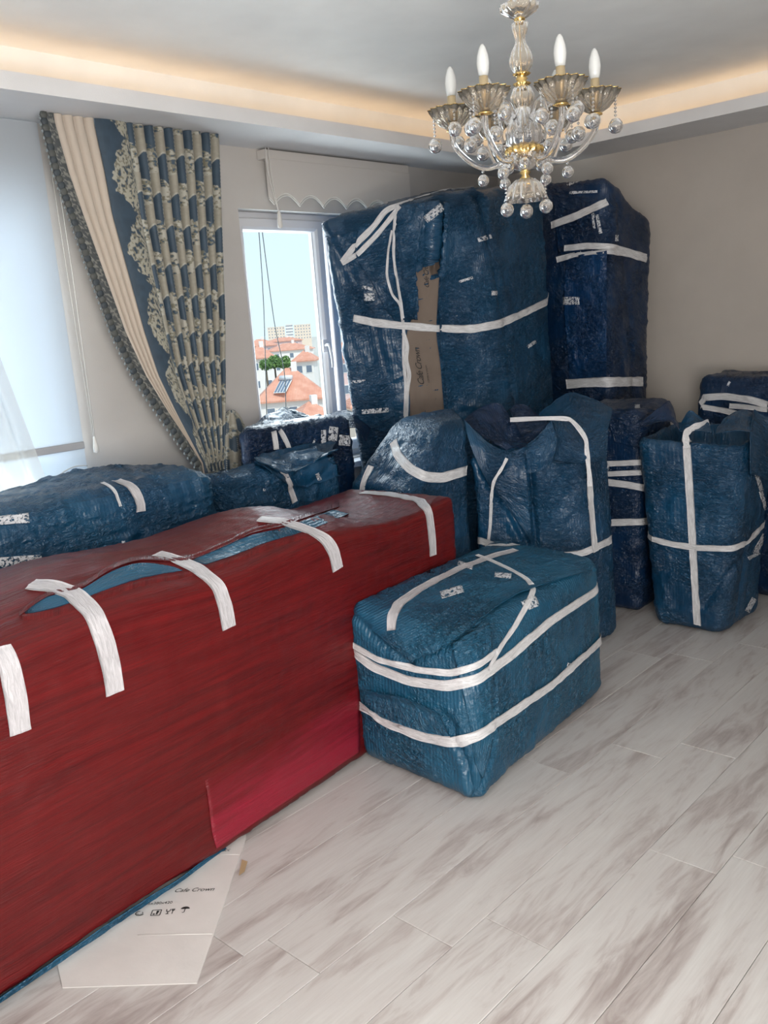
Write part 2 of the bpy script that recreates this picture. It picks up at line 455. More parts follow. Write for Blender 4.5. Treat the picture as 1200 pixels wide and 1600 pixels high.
# ------------------------------------------------------------------ windows
def window(idx, x0, x1, z0, z1, leaves, handle=None):
    root = bpy.data.objects.new('window_%d' % idx, None); COL.objects.link(root); root['kind'] = 'structure'
    y = 3.70; ff = .04
    boxes('window_frame', [((x0, y, z0), (x0 + ff, y + .07, z1)), ((x1 - ff, y, z0), (x1, y + .07, z1)),
                           ((x0 + ff, y, z0), (x1 - ff, y + .07, z0 + ff)), ((x0 + ff, y, z1 - ff), (x1 - ff, y + .07, z1))], PVC, root)
    for a, b in leaves:
        s = .062; zz0 = z0 + .03; zz1 = z1 - .03; ya = y - .018
        sh = mesh('sash', *frame_profile(a, b, zz0, zz1, ya, s), PVC, root, False)
        box('pane', (a + s - .006, ya + .03, zz0 + s - .006), (b - s + .006, ya + .042, zz1 - s + .006), GLASS, sh)
        boxes('gasket', [((a + s - .004, ya + .024, zz0 + s - .004), (a + s + .001, ya + .03, zz1 - s + .004)), ((b - s - .001, ya + .024, zz0 + s - .004), (b - s + .004, ya + .03, zz1 - s + .004))], GREY_TRIM, sh)
    if handle:
        hx, hz = handle
        h = box('handle_plate', (hx - .016, y - .028, hz - .035), (hx + .016, y - .016, hz + .035), PVC, root, .004)
        P = smoothline([(hx, y - .02, hz), (hx, y - .055, hz + .004), (hx + .004, y - .062, hz - .03), (hx + .012, y - .06, hz - .08), (hx + .012, y - .058, hz - .125)], 22)
        tube('window_handle', P, np.linspace(.011, .007, 22), PVC, root)
    return root
def frame_profile(a, b, z0, z1, y, s):
    # mitred sash: outer face, bevel in to the glass
    rings = [(0, .055), (0, .004), (.004, 0), (s - .02, 0), (s - .006, .010), (s, .022), (s, .055)]
    V = []
    for d, e in rings: V += [(a + d, y + e, z0 + d), (b - d, y + e, z0 + d), (b - d, y + e, z1 - d), (a + d, y + e, z1 - d)]
    F = []
    for r in range(len(rings) - 1):
        for i in range(4):
            j = (i + 1) % 4; F.append((r * 4 + i, r * 4 + j, r * 4 + 4 + j, r * 4 + 4 + i))
    return V, F
window(1, -.1, 1.86, .25, 2.25, [(-.07, .87), (.89, 1.83)])
window(2, 2.90, 4.25, .85, 2.21, [(2.935, 3.55), (3.575, 4.21)], (3.487, 1.50))
struct(box('trim_3', (-.14, 3.50, .205), (1.90, 3.6, .24), PVC, None, .006))
struct(box('trim_4', (2.86, 3.5, .81), (4.29, 3.6, .845), PVC, None, .006))

# ------------------------------------------------------------------ blinds
def scallop(x, x0, per, amp):
    t = ((x - x0) / per) % 1.0
    return amp * (np.abs(np.sin(np.pi * t)) ** 1.2)
def flat_cloth(name, x0, x1, ztop, zfun, y, mat, parent, nx=160, nz=8, wob=.0):
    xs = np.linspace(x0, x1, nx); V = []
    for j in range(nz):
        f = j / (nz - 1); z = ztop + (zfun(xs) - ztop) * f
        V.append(np.stack([xs, y + wob * np.sin(xs * 3 + f * 2), z], -1))
    V = np.concatenate(V); W = V.copy(); W[:, 1] += .0015
    F = grid_faces(nx, nz); n = len(V); F2 = F[:, ::-1] + n
    return mesh(name, np.vstack([V, W]), np.vstack([F, F2]), mat, parent)
bl = thing('roller_blind', 'long pale translucent blind lowered over the left window beside the curtain', 'blind', (.9, 3.54, 2.49))
o = flat_cloth('blind_fabric', -1.05, .972, 0, lambda x: -1.455 + scallop(x, -.02, .27, .045), .0, BLIND, bl)
box('bottom_rail', (-1.05, -.010, -1.325), (.972, .010, -1.294), plain('rail_grey', (.36, .36, .37), .5), bl, .004)
tube('piping', np.stack([np.linspace(-.95, .972, 200) + .9, np.full(200, 3.535), 2.49 - 1.44 + scallop(np.linspace(-.95, .972, 200), -.02, .27, .045)], -1), .003, CORD_W, bl, 5)
cd = tube('pull_cord', [(1.893, 3.52, 2.49), (1.897, 3.515, 1.9), (1.905, 3.51, 1.215)], .0022, CORD_W, bl, 5)
tube('pull_cord', [(1.915, 3.52, 2.49), (1.92, 3.515, 1.9), (1.912, 3.51, 1.215)], .0022, CORD_W, bl, 5)
V, F = lathe([(.001, 0), (.006, -.004), (.007, -.02), (.012, -.05), (.012, -.07), (.001, -.075)], 12)
mesh('pull_tassel', V + np.array([1.91 - .9, 3.51 - 3.54, 1.215 - 2.49]), F, CORD_W, bl)

vb = thing('window_valance', 'raised beige blind with a wavy scalloped hem above the open window', 'blind', (3.6, 3.555, 2.49))
xs = np.linspace(-.55, .545, 200)
def zsc(x): return -.262 + .050 * np.abs(np.sin(np.pi * (x + .52) / .172)) ** .9
box('head_box', (-.55, -.02, -.045), (.545, .04, .0), VALANCE, vb, .004)
flat_cloth('blind_fabric', -.55, .545, -.045, zsc, -.022, VALANCE, vb, 240)
for dz in (0, -.012):
    P = np.stack([xs + 3.6, np.full(200, 3.529), 2.49 + zsc(xs) + .006 + dz], -1)
    tube('piping', P, .0028, CORD_W, vb, 5)
tube('pull_cord', smoothline([(3.05, 3.50, 2.49), (3.053, 3.498, 2.35), (3.075, 3.495, 2.18)], 8), .002, CORD_W, vb, 5)
tube('pull_cord', smoothline([(3.03, 3.50, 2.49), (3.035, 3.498, 2.35), (3.075, 3.495, 2.18)], 8), .002, CORD_W, vb, 5)
V, F = lathe([(.001, 0), (.008, -.004), (.010, -.02), (.013, -.06), (.013, -.08), (.001, -.085)], 12)
mesh('pull_tassel', V + np.array([3.075 - 3.6, 3.495 - 3.555, 2.19 - 2.49]), F, CORD_W, vb)
# two thin dark wires outside the glass
wr = [[on_y(403, 340, 3.80), on_y(412, 480, 3.80), on_y(417, 660, 3.80)], [on_y(407, 340, 3.80), on_y(428, 500, 3.80), on_y(444, 580, 3.80), on_y(447, 650, 3.80)]]
for i, P in enumerate(wr):
    tag(tube('hanging_wire', smoothline(P, 16), .0026, CORD_D, None, 5), ['thin dark wire hanging outside the glass, the left one',
        'thin dark wire hanging outside the glass, the right slanting one'][i], 'wire', 'wires outside the window')
# ------------------------------------------------------------------ patterned curtain
CY = 3.47
def px_curve(pts):
    W = np.array([on_y(a, b, CY) for a, b in pts]); i = np.argsort(W[:, 2]); return W[i, 2], W[i, 0]
LB = px_curve([(60, 196), (78, 270), (103, 340), (135, 430), (168, 520), (203, 590), (240, 648), (268, 690), (290, 722)])
CB = px_curve([(72, 196), (93, 270), (117, 340), (150, 430), (183, 520), (215, 588), (248, 645), (275, 688), (294, 722)])
PB = px_curve([(137, 202), (152, 270), (165, 340), (190, 430), (215, 520), (237, 588), (262, 645), (283, 690), (298, 722)])
RB = px_curve([(333, 226), (336, 300), (340, 400), (344, 500), (344, 580), (341, 640), (337, 690), (333, 722)])
cur = thing('damask_curtain', 'tied-back blue and beige damask curtain with cream lining edge and fringe trim', 'curtain', (2.3, CY, 1.0))
ztop, zbot = 2.497, 0.98
def curtain_sheet(name, A, B, npl, depth, nu, nv, mat, colf=None, yoff=0., phase=0., ph2=0.):
    Z = np.linspace(ztop, zbot, nv); U = np.linspace(0, 1, nu); V = []; uvs = []
    for z in Z:
        a = np.interp(z, *A); b = np.interp(z, *B)
        up = U
        s = np.sin(2 * np.pi * (npl * up + phase))
        y = CY + yoff - depth * np.abs(np.sin(np.pi * (npl * up + phase))) ** .55 * (.6 + .4 * (z - zbot) / (ztop - zbot))
        xx = a + (b - a) * up - .05 * (b - a) / max(npl, 1) * np.sin(2 * np.pi * (npl * up + phase))
        y = y - .10 * np.clip((1.5 - z), 0, .6) ** 1.3
        V.append(np.stack([xx, y, np.full(nu, z)], -1))
    V = np.concatenate(V); UU, ZZ = np.meshgrid(U, Z)
    col = None if colf is None else colf(UU.ravel(), ZZ.ravel())
    F = grid_faces(nu, nv); uvv = np.stack([UU.ravel(), ZZ.ravel()], -1)[F.ravel()]
    V = local(V, cur)
    o = mesh(name, V, F, mat, cur, True, uvv, col)
    return o
def damask(U, Z):
    s = U * 10.0; per = .30
    colm = np.array([.036, .064, .095]); beige = np.array([.31, .29, .235]); olive = np.array([.20, .19, .14]); pale = np.array([.40, .385, .33])
    k = np.floor(s); c = (s - k - .5) * 2; par = k % 2
    v = (Z - .985) / per + .45 * par; vf = v - np.floor(v)
    P = np.stack([c * 1.1 + 9 * k, Z * 55, k * 3.1], -1)
    w1 = fbm(P, .45, 3, 2); w2 = fbm(P, 1.9, 9, 2)
    lower = .05 + .09 * (1 - c ** 2)
    plainp = (vf < .42 + .05 * w1) & (vf > lower)
    blue = (vf > .74 + .06 * w1 + .05 * np.abs(c)) | (vf <= lower)
    leafc = np.where((w2 > .02)[:, None], pale, np.where((w2 < -.30)[:, None], colm * 1.2, olive))
    out = np.where(plainp[:, None], beige * (1 + .10 * w2[:, None]), leafc)
    out = np.where(blue[:, None], colm * (1 + .2 * w1[:, None]), out)
    bead = blue & (np.abs(c - .35) < .10) & (np.sin(vf * 120) > -.2)
    out = np.where(bead[:, None], pale, out)
    rim = (np.abs(vf - lower) < .012) & ~bead
    return np.where(rim[:, None], pale, out)
def first_panel(U, Z):
    per = .30; v = (Z - .93) / per; vf = v - np.floor(v)
    colm = np.array([.030, .058, .09]); pale = np.array([.38, .37, .31]); olive = np.array([.20, .19, .14])
    P = np.stack([U * 8, Z * 45, U * 0], -1); w1 = fbm(P, .9, 21, 2); w2 = fbm(P, 2.4, 31, 2)
    half = .12 + .62 * np.abs(np.sin(np.pi * vf)) ** .8 + .16 * w1
    c = 1 - U
    mot = c < half
    r = np.hypot((c - .15) * 1.1, (vf - .45) * 1.3)
    petal = np.sin(np.arctan2(vf - .45, c - .05) * 15 + 18 * r + 5 * w1) * .55 + 1.3 * w2
    o = np.where((petal > .05)[:, None], pale, np.where((petal < -.55)[:, None], colm, olive))
    o = np.where(((vf > .1) & (vf < .34) & (c < .5))[:, None] & (w2 > -.2)[:, None], np.array([.40, .385, .31]), o)
    return np.where(mot[:, None], o, colm * (1 + .2 * w1[:, None]))
def mixb(A, B, f):
    z = np.linspace(zbot - .05, ztop, 40)[::1]; return z, np.interp(z, *A) * (1 - f) + np.interp(z, *B) * f
PB2 = mixb(PB, RB, .22)
curtain_sheet('lining', CB, PB, 4, .028, 60, 60, CREAM, None, -.045)
curtain_sheet('patterned_panel', PB, PB2, .8, .03, 90, 560, DAMASK, first_panel, -.05, .1)
curtain_sheet('patterned_pleats', PB2, RB, 10, .05, 460, 560, DAMASK, damask, -.02, .0)
def trimcol(U, Z):
    P = np.stack([U * 3, Z * 60, Z * 0], -1); w = fbm(P, 2.2, 41, 2)
    c = np.where((w > .15)[:, None], np.array([.20, .20, .18]), np.array([.055, .062, .065]))
    return c
curtain_sheet('trim_band', LB, CB, .5, .012, 12, 300, TRIM, trimcol, -.06)
# scalloped tufts down the edge
tv = []; tf = []; tc = []
zz = ztop - .01; i = 0
while zz > 1.02:
    x = np.interp(zz, *LB); y = CY - .062 - .10 * max(0, 1.5 - zz) ** 1.3
    V, F = lathe([(.001, .017), (.012, .012), (.016, 0), (.011, -.012), (.001, -.017)], 9)
    V = V * np.array([1.15, .5, 1]); n = sum(map(len, tv))
    tv.append(V + np.array([x - .004, y, zz])); tf.append(F + n)
    cc = np.array([.05, .062, .072]) if i % 2 else np.array([.085, .09, .085])
    tc.append(np.tile(cc, (len(V), 1)))
    V, F = lathe([(.001, .007), (.005, .003), (.005, -.003), (.001, -.007)], 6); n = sum(map(len, tv))
    tv.append(V + np.array([x - .021, y + .002, zz - .013])); tf.append(F + n); tc.append(np.tile([.22, .25, .26], (len(V), 1)))
    zz -= .0235; i += 1
o = mesh('fringe', local(np.concatenate(tv), cur), np.vstack(tf), TRIM, cur, True, None, np.concatenate(tc)); o['kind'] = 'stuff'
# lower part of the curtain puffing out beside the tie-back
nu, nv = 90, 110
th = np.linspace(0, np.pi * 2, nu, endpoint=False); vz = np.linspace(0, 1, nv); V = []
pc = on_y(366, 690, 3.46)
for f in vz:
    r = .098 * np.sqrt(max(0, 1 - (2 * f - 1) ** 2 * .985)) ; z = pc[2] + .155 - .55 * f
    k = 1 + .10 * np.sin(th * 11 + 3 * f)
    V.append(np.stack([pc[0] + r * k * np.cos(th) - .035 * f, pc[1] + .45 * r * k * np.sin(th), np.full(nu, z)], -1))
V = np.concatenate(V); F = grid_faces(nu, nv, True)
TT, FFv = np.meshgrid(th / (2 * np.pi), vz)
cl = damask((TT.ravel() * .9) % 1, 1.0 + FFv.ravel() * .9)
uvs = np.stack([TT.ravel(), FFv.ravel()], -1)[F.ravel()]
mesh('curtain_puff', local(V, cur), F, DAMASK, cur, True, uvs, cl)
tube('tie_back', smoothline([(2.60, 3.50, 1.10), (2.66, 3.36, 1.06), (2.80, 3.37, 1.09), (2.82, 3.52, 1.14)], 20), .013, GREY_TRIM, cur)
# sheer curtain at the far left
sh = thing('sheer_curtain', 'see-through cream net curtain gathered at the left picture edge', 'curtain', (1.2, 3.44, 1.0))
Z = np.linspace(2.49, .35, 60); V = []
for z in Z:
    b = np.interp(z, [.35, 1.03, 1.3, 1.57, 1.84, 2.04, 2.49], [1.66, 1.60, 1.545, 1.49, 1.44, 1.40, 1.30]) + .03; a = b - .85
    u = np.linspace(0, 1, 160)
    V.append(np.stack([a + (b - a) * u, 3.43 + .028 * np.sin(u * 60 + .7 * np.sin(z * 2)), np.full(160, z)], -1))
V = np.concatenate(V); F = grid_faces(160, 60)
mesh('net_fabric', local(V, sh), F, SHEER, sh)
# ------------------------------------------------------------------ packages
class Pack:
    def __init__(s, name, label, cat, bot, top, r, mat, res=.014, amp=.006, seed=0, z0=.004, group=None,
                 crease=(), quilt=None, fn=None, bulge=.0, wr=1.0):
        bot = np.array([(x, y, z0) if True else 0 for x, y in bot], float); top = np.array(top, float)
        c = bot.mean(0); s.root = thing(name, label, cat, (c[0], c[1], z0), group); s.mat = mat; s.seed = seed
        L = (np.linalg.norm(bot[1] - bot[0]) + np.linalg.norm(bot[2] - bot[3])) / 2
        W = (np.linalg.norm(bot[3] - bot[0]) + np.linalg.norm(bot[2] - bot[1])) / 2
        H = np.mean(top[:, 2]) - z0; D = np.array([L, W, H]); h = D / 2
        Q = []; UV = []; FC = []; n0 = 0
        for ax in range(3):
            a, b = [(1, 2), (0, 2), (0, 1)][ax]
            na = max(4, int(D[a] / res)); nb = max(4, int(D[b] / res))
            A, B = np.meshgrid(np.linspace(-h[a], h[a], na + 1), np.linspace(-h[b], h[b], nb + 1))
            for sg in (-1, 1):
                q = np.zeros((A.size, 3)); q[:, a] = A.ravel(); q[:, b] = B.ravel(); q[:, ax] = sg * h[ax]
                f = grid_faces(na + 1, nb + 1)
                flip = (sg < 0) != (ax == 1)
                if flip: f = f[:, ::-1]
                Q.append(q); FC.append(f + n0); n0 += len(q)
                UV.append(np.stack([A.ravel() + 3.7 * ax + sg, B.ravel()], -1))
        Q = np.concatenate(Q); F = np.concatenate(FC); UV = np.concatenate(UV)
        luv = UV[F.ravel()]
        _, idx, inv = np.unique(np.round(Q * 2e4).astype(np.int64), axis=0, return_index=True, return_inverse=True)
        Q = Q[idx]; F = inv.ravel()[F]
        rr = np.minimum(r, h * .95); inner = np.clip(Q, -h + rr, h - rr); d = Q - inner
        dn = d / rr; ln = np.linalg.norm(dn, axis=1, keepdims=True) + 1e-9
        R = inner + d / ln * 1.0 * np.max(np.abs(dn), axis=1, keepdims=True)
        t = (R / h + 1) / 2; x, y, z = t[:, :1], t[:, 1:2], t[:, 2:]
        bb = (1 - x) * (1 - y) * bot[0] + x * (1 - y) * bot[1] + x * y * bot[2] + (1 - x) * y * bot[3]
        tt = (1 - x) * (1 - y) * top[0] + x * (1 - y) * top[1] + x * y * top[2] + (1 - x) * y * top[3]
        P = bb * (1 - z) + tt * z
        s.t = t; s.Q = Q; s.F = F
        Nn = vnormals(P, F)
        if np.mean(np.einsum('ij,ij->i', Nn, P - P.mean(0))) < 0:
            F = F[:, ::-1]; luv = luv.reshape(-1, 4, 2)[:, ::-1].reshape(-1, 2); Nn = -Nn; s.F = F
        if bulge:
            e = (1 - (2 * t[:, 0] - 1) ** 2) * (1 - (2 * t[:, 2] - 1) ** 2) + (1 - (2 * t[:, 1] - 1) ** 2) * (1 - (2 * t[:, 2] - 1) ** 2)
            P = P + Nn * (bulge * np.clip(e, 0, 1))[:, None]
        if fn: P = fn(P, Nn, t)
        Nn = vnormals(P, F)
        if crease:
            bv = BVHTree.FromPolygons(P.tolist(), F.tolist())
            for pts, dep, wid in crease:
                C = []
                for (x0, y0), (x1, y1) in zip(pts[:-1], pts[1:]):
                    for k in np.linspace(0, 1, 14):
                        hh = s._hit(bv, x0 + (x1 - x0) * k, y0 + (y1 - y0) * k)
                        if hh is not None: C.append(hh)
                if len(C) < 2: continue
                C = np.array(C); near = np.full(len(P), 9.)
                for cpt in C: near = np.minimum(near, np.sum((P - cpt) ** 2, 1))
                g = np.exp(-near / (2 * wid * wid)); g2 = np.exp(-near / (2 * (2.6 * wid) ** 2))
                P = P + Nn * (-dep * g + .38 * dep * (g2 - g))[:, None]
            Nn = vnormals(P, F)
        W1 = fbm(P, 5.5, seed, 3); W2 = ridge(P + .1 * W1[:, None], 11, seed + 7); W3 = fbm(P, 42, seed + 13, 2)
        PW_ = P + .05 * np.stack([W1, W3 * .4, -W1], -1)
        C1 = np.exp(-(fbm(PW_, 5.0, seed + 41, 2) * 11) ** 2); C2 = np.exp(-(fbm(PW_ * np.array([1, 1, .7]), 13.0, seed + 43, 2) * 7) ** 2)
        disp = amp * (.9 * W1 + .28 * W2 - .2 + wr * (.75 * C1 + .35 * C2)) + .0012 * W3 + .0012 * ridge(P, 60, seed + 31)
        if quilt:
            axq, per, qa = quilt
            q = Q[:, axq] / per + .35 * W1
            sn = np.abs(np.sin(np.pi * q)) ** .6
            disp = disp + qa * (sn - .6) * (1 + .8 * fbm(P, 9, seed + 3, 2)) + qa * .6 * fbm(P, 33, seed + 5, 1)
        P = P + Nn * disp[:, None]
        P[:, 2] = np.maximum(P[:, 2], z0)
        s.P = P
        s.body = mesh('wrapping', local(P, s.root), F, mat, s.root, True, luv)
        s.av = P.tolist(); s.af = F.tolist(); s.bvh = BVHTree.FromPolygons(s.av, s.af)
    def add(s, V, F):
        k = len(s.av); s.av += np.asarray(V).tolist(); s.af += (np.asarray(F) + k).tolist(); s.bvh = BVHTree.FromPolygons(s.av, s.af)
    def _hit(s, bv, px, py):
        d = Vector(ray(px, py)).normalized()
        r = bv.ray_cast(Vector(EYE), d, 30)
        return None if r[0] is None else np.array(r[0])
    def hit(s, px, py):
        d = Vector(ray(px, py)).normalized(); r = s.bvh.ray_cast(Vector(EYE), d, 30)
        if r[0] is None:
            c = Vector(s.P.mean(0)); q = Vector(EYE) + d * ((c - Vector(EYE)).dot(Vector(FW)) / d.dot(Vector(FW)))
            r = s.bvh.find_nearest(q)
        return np.array(r[0]), np.array(r[1])
    def tape(s, pts, w=.045, mat=None, name='tape', sm=3, lift=.0035, thick=0.0016, ends=True):
        mat = mat or TAPE; P = []; Nm = []
        for o_, f_ in getattr(s, 'pend', []): s.add(o_, f_)
        s.pend = []
        for a, b in zip(pts[:-1], pts[1:]):
            if len(a) == 2 and len(b) == 2:
                n = max(2, int(math.hypot(b[0] - a[0], b[1] - a[1]) / 5))
                for k in range(n + (1 if b is pts[-1] else 0)):
                    f = k / n; h, nn = s.hit(a[0] + (b[0] - a[0]) * f, a[1] + (b[1] - a[1]) * f); P.append(h); Nm.append(nn)
            else:
                A = s.hit(*a)[0] if len(a) == 2 else np.array(a, float); B = s.hit(*b)[0] if len(b) == 2 else np.array(b, float)
                n = max(2, int(np.linalg.norm(B - A) / .02))
                for k in range(n + 1):
                    r = s.bvh.find_nearest(Vector(A + (B - A) * k / n)); P.append(np.array(r[0])); Nm.append(np.array(r[1]))
        P = np.array(P); Nm = np.array(Nm)
        L = np.concatenate([[0], np.cumsum(np.linalg.norm(np.diff(P, axis=0), axis=1))])
        n = max(4, int(L[-1] / .010)); t = np.linspace(0, L[-1], n)
        P = np.stack([np.interp(t, L, P[:, i]) for i in range(3)], -1); Nm = np.stack([np.interp(t, L, Nm[:, i]) for i in range(3)], -1)
        for _ in range(sm + 5):
            Nm[1:-1] = (Nm[:-2] + Nm[1:-1] * 2 + Nm[2:]) / 4
            if _ < sm: P[1:-1] = (P[:-2] + P[1:-1] * 2 + P[2:]) / 4
        Nm /= np.linalg.norm(Nm, axis=1, keepdims=True) + 1e-9
        T = np.gradient(P, axis=0); S = np.cross(T, Nm); S /= np.linalg.norm(S, axis=1, keepdims=True) + 1e-9
        m = 7; cs = np.linspace(-.5, .5, m); V = []
        ww = w * (1 + .10 * fbm(P, 9, s.seed + 50, 2))
        crk = fbm(P, 16, s.seed + 60, 2)
        for i in range(n):
            for c in cs:
                p = P[i] + S[i] * c * ww[i]
                r = s.bvh.find_nearest(Vector(p)); q = np.array(r[0]); nn = np.array(r[1])
                e = float(np.dot(p - q, nn)); l = lift + .0012 * abs(math.sin(c * 9 + 4 * crk[i]))
                if e < l: p = q + nn * l
                elif e > .012: p = q + nn * .012
                V.append(p)
        V = np.array(V).reshape(n, m, 3)
        for _ in range(2): V[1:-1] = (V[:-2] + 2 * V[1:-1] + V[2:]) / 4
        V = V.reshape(-1, 3)
        for i in range(len(V)):
            r = s.bvh.find_nearest(Vector(V[i])); e = float(np.dot(V[i] - np.array(r[0]), np.array(r[1])))
            if e < .0015: V[i] = np.array(r[0]) + np.array(r[1]) * .002
        F = grid_faces(m, n)
        Nv = vnormals(V, F); fl = np.sign(np.sum(Nv * np.repeat(Nm, m, 0))) or 1
        if fl < 0: F = F[:, ::-1]; Nv = -Nv
        V2 = V - Nv * thick; k = len(V)
        rim = list(range(m)) + [i * m + m - 1 for i in range(1, n)] + [(n - 1) * m + j for j in range(m - 2, -1, -1)] + [i * m for i in range(n - 2, 0, -1)]
        R = np.array([(rim[i], rim[(i + 1) % len(rim)], rim[(i + 1) % len(rim)] + k, rim[i] + k) for i in range(len(rim))])
        uvv = np.stack([np.tile(cs * w, n), np.repeat(t, m)], -1); uvv = np.vstack([uvv, uvv])
        FA = np.vstack([F, F[:, ::-1] + k, R])
        return mesh(name, local(np.vstack([V, V2]), s.root), FA, mat, s.root, True, uvv[FA.ravel()])
    def patch(s, L, R, lift=.006, mat=None, name='flap', nu=40, nv=50, noise=.003, curl=.0, edge=.0, thick=.005, curve=True):
        """sheet lying on the package, between a left and a right outline read off the photograph"""
        mat = mat or s.mat
        Lp = smoothline([(a, b, 0) for a, b in L], nv) if curve else np.array([np.interp(np.linspace(0, len(L) - 1, nv), range(len(L)), [p[i] for p in L]) for i in (0, 1)]).T
        Rp = smoothline([(a, b, 0) for a, b in R], nv) if curve else np.array([np.interp(np.linspace(0, len(R) - 1, nv), range(len(R)), [p[i] for p in R]) for i in (0, 1)]).T
        V = []; Nm = []; u = np.linspace(0, 1, nu)
        for j in range(nv):
            for k in u:
                h, n = s.hit(*(Lp[j][:2] * (1 - k) + Rp[j][:2] * k)); V.append(h); Nm.append(n)
        V = np.array(V); Nm = np.array(Nm)
        G = V.reshape(nv, nu, 3); NG = Nm.reshape(nv, nu, 3)
        for _ in range(4):
            NG[1:-1, 1:-1] = (NG[:-2, 1:-1] + NG[2:, 1:-1] + NG[1:-1, :-2] + NG[1:-1, 2:]) / 4
        Nm = NG.reshape(-1, 3); Nm /= np.linalg.norm(Nm, axis=1, keepdims=True) + 1e-9
        UU, VV = np.meshgrid(u, np.linspace(0, 1, nv)); ed = np.minimum(np.minimum(UU, 1 - UU), np.minimum(VV, 1 - VV)).ravel()
        nz = noise * (fbm(V, 9, s.seed + 77, 2) + .6 * fbm(V, 30, s.seed + 78, 2))
        l = lift + np.abs(nz) + curl * (1 - smoothstep(0, .12, ed)) * (.5 + .5 * fbm(V, 12, s.seed + 5, 2))
        if callable(edge): l = l + edge(UU.ravel(), VV.ravel())
        O = V + Nm * l[:, None]; I = V + Nm * (l - thick)[:, None]
        F = grid_faces(nu, nv); Nv = vnormals(O, F)
        if np.sum(Nv * Nm) < 0: F = F[:, ::-1]
        k = len(O); rim = list(range(nu)) + [i * nu + nu - 1 for i in range(1, nv)] + [(nv - 1) * nu + j for j in range(nu - 2, -1, -1)] + [i * nu for i in range(nv - 2, 0, -1)]
        Rm = np.array([(rim[i], rim[(i + 1) % len(rim)], rim[(i + 1) % len(rim)] + k, rim[i] + k) for i in range(len(rim))])
        if thick >= .003: s.pend = getattr(s, 'pend', []) + [(O, F)]
        du = np.linalg.norm(G[nv // 2, -1] - G[nv // 2, 0]); dv = np.linalg.norm(G[-1, nu // 2] - G[0, nu // 2])
        uvv = np.stack([UU.ravel() * du, VV.ravel() * dv], -1); uvv = np.vstack([uvv, uvv])
        FA = np.vstack([F, F[:, ::-1] + k, Rm])
        return mesh(name, local(np.vstack([O, I]), s.root), FA, mat, s.root, True, uvv[FA.ravel()])
    def scrap(s, px, py, w, h, rot=0, mat=None):
        c, t = math.cos(rot), math.sin(rot); q = [(-w, -h), (w, -h), (w, h), (-w, h)]
        p = [(px + (a * c - b * t) / 2, py + (a * t + b * c) / 2) for a, b in q]
        return s.patch([p[0], p[3]], [p[1], p[2]], .003, mat or SCRAP, 'tape_scrap', 8, 8, .001, .002, thick=.001, curve=False)
    def sheet(s, rows, mat=None, name='flap', noise=.006, n=14, thick=.004, smooth=True, seed=0):
        rows = [np.array(r, float) for r in rows]; m = len(rows[0]); nc = (m - 1) * n + 1; nr = (len(rows) - 1) * n + 1
        def interp(P, k):
            if smooth and len(P) > 2: return smoothline(P, k)
            t = np.linspace(0, len(P) - 1, k); return np.stack([np.interp(t, range(len(P)), P[:, i]) for i in range(3)], -1)
        A = np.array([interp(r, nc) for r in rows]); G = np.array([interp(A[:, j], nr) for j in range(nc)]).transpose(1, 0, 2)
        V = G.reshape(-1, 3); F = grid_faces(nc, nr); Nv = vnormals(V, F)
        V = V + Nv * (noise * (fbm(V, 7, s.seed + seed, 2) + .5 * ridge(V, 17, s.seed + seed + 2) - .3))[:, None]
        Nv = vnormals(V, F); I = V - Nv * thick; k = len(V); nu, nv2 = nc, nr
        rim = list(range(nu)) + [i * nu + nu - 1 for i in range(1, nv2)] + [(nv2 - 1) * nu + j for j in range(nu - 2, -1, -1)] + [i * nu for i in range(nv2 - 2, 0, -1)]
        Rm = np.array([(rim[i], rim[(i + 1) % len(rim)], rim[(i + 1) % len(rim)] + k, rim[i] + k) for i in range(len(rim))])
        U = np.tile(np.linspace(0, np.linalg.norm(G[0, -1] - G[0, 0]), nc), nr); W = np.repeat(np.linspace(0, np.linalg.norm(G[-1, 0] - G[0, 0]), nr), nc)
        uvv = np.stack([U, W], -1); uvv = np.vstack([uvv, uvv]); FA = np.vstack([F, F[:, ::-1] + k, Rm])
        return mesh(name, local(np.vstack([V, I]), s.root), FA, mat or s.mat, s.root, True, uvv[FA.ravel()])

# --- red package along the left
HX = [.2, .6, .8, 1.0, 1.2, 1.36, 1.42]; HZ = [.02, .030, .036, .040, .036, .020, .0]
def redfn(P, Nn, t):
    P = P.copy()
    hem = np.interp(P[:, 0], HX, HZ) * smoothstep(2.6, 2.3, P[:, 1]); P[:, 2] = np.where(P[:, 2] < hem + .02, np.maximum(P[:, 2], hem), P[:, 2])
    k = smoothstep(2.45, 1.9, P[:, 0]) * np.sin(np.pi * np.clip(t[:, 1], 0, 1)) ** .8
    up = smoothstep(.80, 1.0, t[:, 2])
    P[:, 2] += up * (.10 * k + .012 * np.sin(P[:, 0] * 7))
    return P
def rsheet(p, L, R, lift, **k): return p.patch(L, R, lift, RED, 'film_fold', 10, 90, .0015, thick=.0016, **k)
red = Pack('wrapped_package', 'long low package in dark red stretch film along the left foreground', 'package',
           [(.20, 2.028), (2.80, 2.252), (2.78, 2.86), (.20, 2.84)],
           [(.20, 2.045, .865), (2.82, 2.265, .865), (2.80, 2.86, .86), (.20, 2.82, .865)], .03, RED, .016, .004, 3, .010, None,
           [([(0, 1215), (200, 1150), (330, 1100)], .004, .03), ([(90, 1190), (300, 1120)], .003, .02), ([(330, 1010), (560, 930)], .004, .02)], None, redfn)
def opening(p, L, R, **k): return p.patch(L, R, .0015, BLUE_LIT, 'inner_wrap', 50, 16, .002, thick=.004, **k)
opening(red, [(38, 957), (75, 933), (126, 922), (175, 893), (222, 880), (270, 886)], [(42, 960), (85, 950), (128, 936), (165, 922), (222, 903), (285, 892)])
